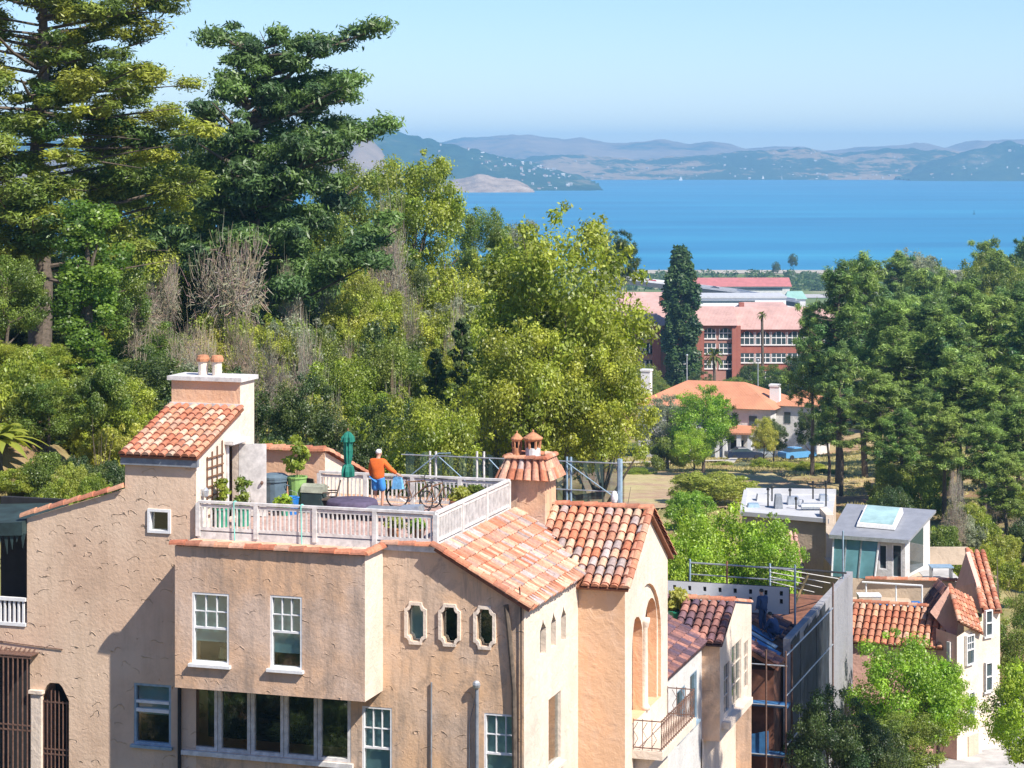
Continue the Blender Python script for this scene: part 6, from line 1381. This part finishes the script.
# right wood
G2='pines on the right hand slope'
for i,(px,py,Y,w_,j) in enumerate(((838,264,228,74,0),(866,258,236,66,2),(812,305,240,44,1),(888,300,222,70,1),(905,330,214,76,3),(925,300,236,74,0),(948,320,212,74,2),(968,282,250,70,1),(990,300,228,74,3),(1015,285,236,76,0),(1030,310,214,80,2),(960,355,205,66,3),(1000,370,202,72,1),(880,372,206,58,3),(840,345,215,52,0),(828,395,230,36,2),(930,390,204,56,0),(945,405,192,50,3),(985,415,186,54,1),(1018,400,188,58,3),(900,410,198,46,1),(1005,455,176,46,3))):
    plant('pine%d'%j,px,py,Y,w_,'tall dark green pine on the wooded slope at the right','tree','pine_tree',G2)
for i in range(26):
    Y=rw.uniform(270,400); px=rw.uniform(880,1075); py=lerp(290,248,(Y-270)/130)+rw.uniform(-6,14)-(10 if px>980 else 0)
    plant(rw.choice(('dark0','dark1','mid0','pine1','grey0','pine2','mid1')),px,py,Y,rw.uniform(38,62),'distant bushy tree at the top of the right hand wood','tree','broadleaf_tree','trees along the top of the right hand wood')
for i in range(34):
    Y=rw.uniform(150,205); px=rw.uniform(870,1060); py=lerp(560,445,(Y-150)/55)+rw.uniform(-12,20)
    plant(rw.choice(('sh_mid','sh_olive','sh_grey','sh_yel','sh_olive','sh_dark')),px,py,Y,rw.uniform(24,48),'low scrubby bush on the dry slope below the right hand pines','shrub','leafy_shrub','scrub on the right slope')
for i in range(8): twig(rw.uniform(930,1030),rw.uniform(470,520),rw.uniform(170,195),rw.uniform(20,34),i,'leafless grey bush on the dry slope below the right hand pines','leafless bushes on the right slope')
# around the white house and meadow
plant('bright1',703,388,246,62,'bright green round tree in front of the white house','tree','broadleaf_tree'); plant('grey1',668,398,252,60,'grey green tree left of the bright round one by the white house','tree','broadleaf_tree'); plant('bright0',694,430,238,40,'low bright shrub at the foot of the round tree by the white house','shrub','leafy_shrub')
plant('sh_mid',664,438,246,40,'dark leafy shrub at the left end of the dry meadow','shrub','leafy_shrub')
plant('dark1',774,420,272,24,'leafy tree against the right part of the white house','tree','broadleaf_tree'); plant('yel0',764,418,268,26,'small yellowing tree at the porch of the white house','tree','broadleaf_tree'); plant('dark0',812,405,268,30,'dark tree at the right corner of the white house','tree','broadleaf_tree')
for px,py,w_,k,Y in ((726,462,28,'sh_olive',262),(744,463,22,'sh_grey',260),(760,458,20,'sh_olive',258),(783,462,26,'sh_yel',256),(806,462,34,'sh_olive',250),(828,470,34,'sh_mid',246),(640,468,30,'sh_olive',240)): plant(k,px,py,Y,w_,'rounded garden bush along the edge of the meadow','shrub','leafy_shrub','garden bushes by the meadow')
plant('sh_yel',714,474,205,74,'wide yellow green bush in the meadow behind the repaired house','shrub','leafy_shrub',dz=0); plant('sh_bright',690,492,190,46,'smaller yellow green bush left of the wide one','shrub','leafy_shrub')
plant('column',681,250,425,34,'very tall dark columnar cypress in front of the brick building','tree','cypress_tree')
def palm(px,pytop,Y,wpx,label,fan=26):
    x=at(px,Y); z0=ground(x,Y)-.5; zt=zat(pytop,Y); rr=wpx*Y/F/2; H=zt-z0-rr*.6; r=thing('palm_tree',label,'palm',(x,Y,z0)); t=MB(); t.tube([(0,0,-1),(.1,0,H*.5),(0,0,H)],[.32,.26,.24],7); t.build('trunk',M['bark'],r); c=MB(); g=random.Random(int(px))
    for k in range(fan*2):
        a=g.uniform(0,6.28); e=g.uniform(-.7,1.2); d=Vector((math.cos(a)*math.cos(e),math.sin(a)*math.cos(e),math.sin(e))); s=Vector((-math.sin(a),math.cos(a),0)); p0=Vector((0,0,H)); p1=p0+d*rr*.6; p2=p0+d*rr*1.05-Vector((0,0,rr*.35)); w_=rr*.11; cc=tuple(v*g.uniform(.7,1.3) for v in (.13,.15,.03))
        c.add([p0,p1-s*w_,p2,p1+s*w_],[(0,1,2,3)],0,cc)
    c.build('crown',M['leaf'],r); return r
palm(714,348,405,26,'short bushy palm in front of the brick building'); palm(762,311,412,13,'slim tall palm in front of the right half of the brick building'); palm(748,306,640,7,'small palm behind the brick building roof')
for i,(px,py,w_,k,Y) in enumerate(((700,372,30,'dark0',385),(735,378,34,'mid0',380),(752,362,28,'dark1',392),(772,366,40,'mid1',384),(790,372,40,'dark0',376),(806,352,40,'dark1',395),(655,378,30,'mid1',380),(718,384,30,'mid0',372),(640,365,40,'mid0',390),(825,345,44,'dark0',400))): plant(k,px,py,Y,w_,'leafy green tree in the belt between the brick building and the white house','tree','broadleaf_tree','belt of trees before the brick building')
for px,Y,h in ((687,375,9.5),(758,378,8)):
    x=at(px,Y); r=thing('flagpole' if px<700 else 'lamp_post','pale pole in front of the dark cypress' if px<700 else 'pale pole at the foot of the slim palm','pole',(x,Y,ground(x,Y))); m=MB(); m.tube([(0,0,0),(0,0,h)],[.16,.08],6); m.build('shaft',M['steel'],r); m=MB(); m.ball((0,0,h+.1),.2); m.build('finial',M['steel'],r)
for px,py,Y,w_,l in ((776,262,1500,8,'small dark tree on the shore left of the tall one'),(793,254,1510,9,'taller dark tree alone on the bay shore')): plant('dark0',px,py,Y,w_,l,'tree','shore_tree')
plant('sh_dark',794,248,1512,4,'tiny dark tuft at the very top of the tall shore tree','shrub','palm_tuft') if 0 else None
# shore scrub: a strip nobody could count
g=np.random.default_rng(5); n=380; cl=np.zeros((n,7)); xx=g.uniform(at(500,1400),at(850,1400),n); yy=g.uniform(1370,1600,n)
for i in range(n): s=g.uniform(1.2,3.6); cl[i]=(xx[i],yy[i],ground(xx[i],yy[i])+s*.4,s*1.6,s*1.6,s,36)
V_,Q,C=leaf_cloud(g,cl,1.6,col=(.07,.12,.04),col2=(.13,.17,.05)); o=bpy.data.objects.new('shore_scrub',npmesh('shore_scrub',V_,Q,C,M['leaf'])); COL.objects.link(o); kind(o,'stuff'); tag(o,'low green scrub along the bay shore','scrub')
# meadow grass
n=9000; P=[];
gx=g.uniform(8,52,n); gy=g.uniform(195,285,n); cl=np.zeros((n,7))
for i in range(n):
    if 207<gy[i]<246+3*math.sin(gx[i]) and g.random()<.8: gy[i]=g.uniform(248,285)
    cl[i]=(gx[i],gy[i],ground(gx[i],gy[i]),.6,.6,.16,9)
V_,Q,C=leaf_cloud(g,cl,.13,aspect=3.5,brush=2.2,col=(.52,.42,.20),col2=(.40,.38,.14),upb=0); o=bpy.data.objects.new('dry_grass',npmesh('dry_grass',V_,Q,C,M['leaf'])); COL.objects.link(o); kind(o,'stuff'); tag(o,'dry yellow grass on the meadow','grass')
# foreground right trees
plant('bright0',905,640,106.5,98,'bright sunlit green street tree before the pink house','tree','street_tree',rz=1.); plant('bright1',938,660,107,66,'lower bright green crown leaning right of the sunlit street tree','tree','street_tree')
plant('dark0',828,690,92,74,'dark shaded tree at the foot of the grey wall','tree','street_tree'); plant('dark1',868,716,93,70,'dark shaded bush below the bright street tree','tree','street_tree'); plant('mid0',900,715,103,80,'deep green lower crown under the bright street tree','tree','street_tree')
plant('bright0',1029,664,96,86,'yellow green tree cut by the right edge of the picture','tree','street_tree'); plant('mid1',1022,598,118,60,'green tree behind the yellow green one at the right edge','tree','street_tree')
plant('bright1',735,512,116,120,'wide bright green tree behind the house under repair','tree','broadleaf_tree'); plant('bright0',690,520,113,80,'bright green crown at the left of the wide tree','tree','broadleaf_tree'); plant('bright1',708,520,117,84,'bright green crown between the two halves of the wide tree row','tree','broadleaf_tree'); plant('bright0',772,522,113.5,64,'yellowish green crown at the right of the wide tree','tree','broadleaf_tree')
# tall street trees standing just outside the right edge: they shade the houses
for x,y,h,w_,l in ((18.9,75.6,25,3.6,'slender street tree just right of the picture'),(24.3,85.4,30,8.6,'tall broad street tree just right of the picture')):
    cm,tm=T['dark1']; r=thing('street_tree',l,'tree',(x,y,ground(x,y)),1); cs=min(h/10,w_/8*1.6); c=bpy.data.objects.new('crown',cm); COL.objects.link(c); c.parent=r; c.scale=(w_/8,w_/8,cs); c.location=(0,0,h-10*cs); t=bpy.data.objects.new('trunk',tm); COL.objects.link(t); t.parent=r; t.scale=(w_/8,w_/8,h/10)
# trees below the picture that the windows mirror
for i,(x,y,h) in enumerate(((-16,52,7.5),(-12.5,55,6.5),(-9.5,52,7),(-6.5,55,6),(-3.5,53,6.5),(-.5,55,6),(2.5,52,6.5),(-20,54,7),(-14,47,8),(-8,46,8),(-2,47,8),(-11,58,4.5),(-7.5,58.5,4))):
    cm,tm=T['dark%d'%(i%2)]; r=thing('garden_tree','dark garden tree below the big house','tree',(x,y,ground(x,y)-.5),i,'garden trees below the big house',(.8,.8,h/10)); c=bpy.data.objects.new('crown',cm); COL.objects.link(c); c.parent=r; t=bpy.data.objects.new('trunk',tm); COL.objects.link(t); t.parent=r
# deck and roof planters
def potplant(loc,label,potmat,key,w_,h,potr=.2,poth=.4,rz=0):
    r=thing('potted_plant',label,'potted plant',loc,rz); p=MB(); p.lathe([(potr*.72,0),(potr,poth),(potr*1.1,poth+.02),(potr*1.1,poth+.07),(potr*.9,poth+.07),(potr*.85,poth-.03),(0,poth-.03)],(0,0,0),14); p.build('pot',M[potmat],r)
    c=bpy.data.objects.new('foliage',T[key][0]); COL.objects.link(c); c.parent=r; c.location=(0,0,poth-.1); H=3.0 if key.startswith('sh') else 10; c.scale=(w_/3.6 if H==3 else w_/6,)*2+(h/H,); return r
def small(name,key,n,rx,rz_,seed,leaf=.075):
    rr=random.Random(seed); cl=sph(rr,n,rx*.75,rx*.75,rz_*.42,rz_*.5,.08,.18,90,.4,-1); T[name]=make_tree('potted',cl,leaf,[(0,0,-.1),(0,0,rz_*.5)],seed=seed,trunk_r=.02,nlimb=5,**C2(key))
small('pp1','olive',14,.26,1.1,101); small('pp2','mid',14,.26,1.2,102); small('pp3','olive',24,.42,1.3,103); small('pp4','yel',10,.3,.5,104); small('pp5','bright',12,.3,.4,105); small('pp6','mid',12,.35,.4,106)
def pot2(px,v,label,potmat,key,potr,poth,s=1.,zz=None):
    r=thing('potted_plant',label,'potted plant',on(U(px,v),v,zz),ROT); p=MB(); p.lathe([(potr*.72,0),(potr,poth),(potr*1.1,poth+.01),(potr*1.1,poth+.06),(potr*.9,poth+.06),(potr*.85,poth-.03),(0,poth-.03)],(0,0,0),14); p.build('pot',M[potmat],r)
    cm,tm=T[key]
    for nm_,me in (('foliage',cm),('stem',tm)): c=bpy.data.objects.new(nm_,me); COL.objects.link(c); c.parent=r; c.location=(0,0,poth-.08); c.scale=(s,s,s)
    return r
pot2(222,1.1,'thin upright shrub in a green glazed pot left of the roof door','greenpot','pp1',.24,.5); pot2(243,1.4,'bushy upright shrub in a green glazed pot right of the roof door','greenpot','pp2',.24,.5,1.05)
pot2(297,4.6,'large shrub in a tall lime green planter at the back of the deck','limepot','pp3',.30,1.0,1.1)
pot2(285,3.6,'small lime shrub beside the blue bucket','greenpot','pp5',.16,.25,1.1)
for k,(px,v,key,l) in enumerate(((394,.45,'pp4','yellow flowering pot plant hanging behind the front rail'),(418,.45,'pp5','green pot plant behind the front rail near the corner'))): pot2(px,v,l,'terracotta',key,.2,.3)
pot2(460,5.0,'clipped yellow green bush in a terracotta trough by the side rail','terracotta','pp4',.28,.42,1.15); pot2(475,5.8,'clipped dark green bush in a terracotta trough near the back corner of the rail','terracotta','pp6',.32,.5,1.2)
x,y=W(U(678,24.6),24.6); r=pot2(678,24.6,'yellow green plant in a green pot on the flat roof next door','greenpot','pp4',.4,.7,1.9,66.85)
# palm leaves at far left
r=thing('fan_palm','bright yellow green palm fronds at the left edge behind the tile coping','palm',(at(-2,82),82,ground(at(-2,82),82)-.5)); c=MB(); g2=random.Random(4)
for k in range(26):
    a=g2.uniform(0,6.28); e=g2.uniform(.2,1.2); d=Vector((math.cos(a)*math.cos(e),math.sin(a)*math.cos(e),math.sin(e))); s=Vector((-math.sin(a),math.cos(a),0)); Lp=g2.uniform(1.4,2.2); pr_=None
    for q in range(7):
        f=q/6; p=Vector((0,0,.8))+d*Lp*f-Vector((0,0,f*f*Lp*.55)); w_=.22*math.sin(PI*min(1,f*.9+.12))
        if pr_: c.add([pr_[0]-s*pr_[1],p-s*w_,p-Vector((0,0,-.03)),pr_[0]+Vector((0,0,.03))],[(0,1,2,3)],0,(.30,.33,.05)); c.add([pr_[0]+s*pr_[1],p+s*w_,p+Vector((0,0,.03)),pr_[0]+Vector((0,0,.03))],[(0,1,2,3)],0,(.26,.30,.05))
        pr_=(p,w_)
c.build('fronds',M['leaf'],r); t=MB(); t.tube([(0,0,-.5),(0,0,.9)],[.2,.16],7); t.build('trunk',M['bark'],r)
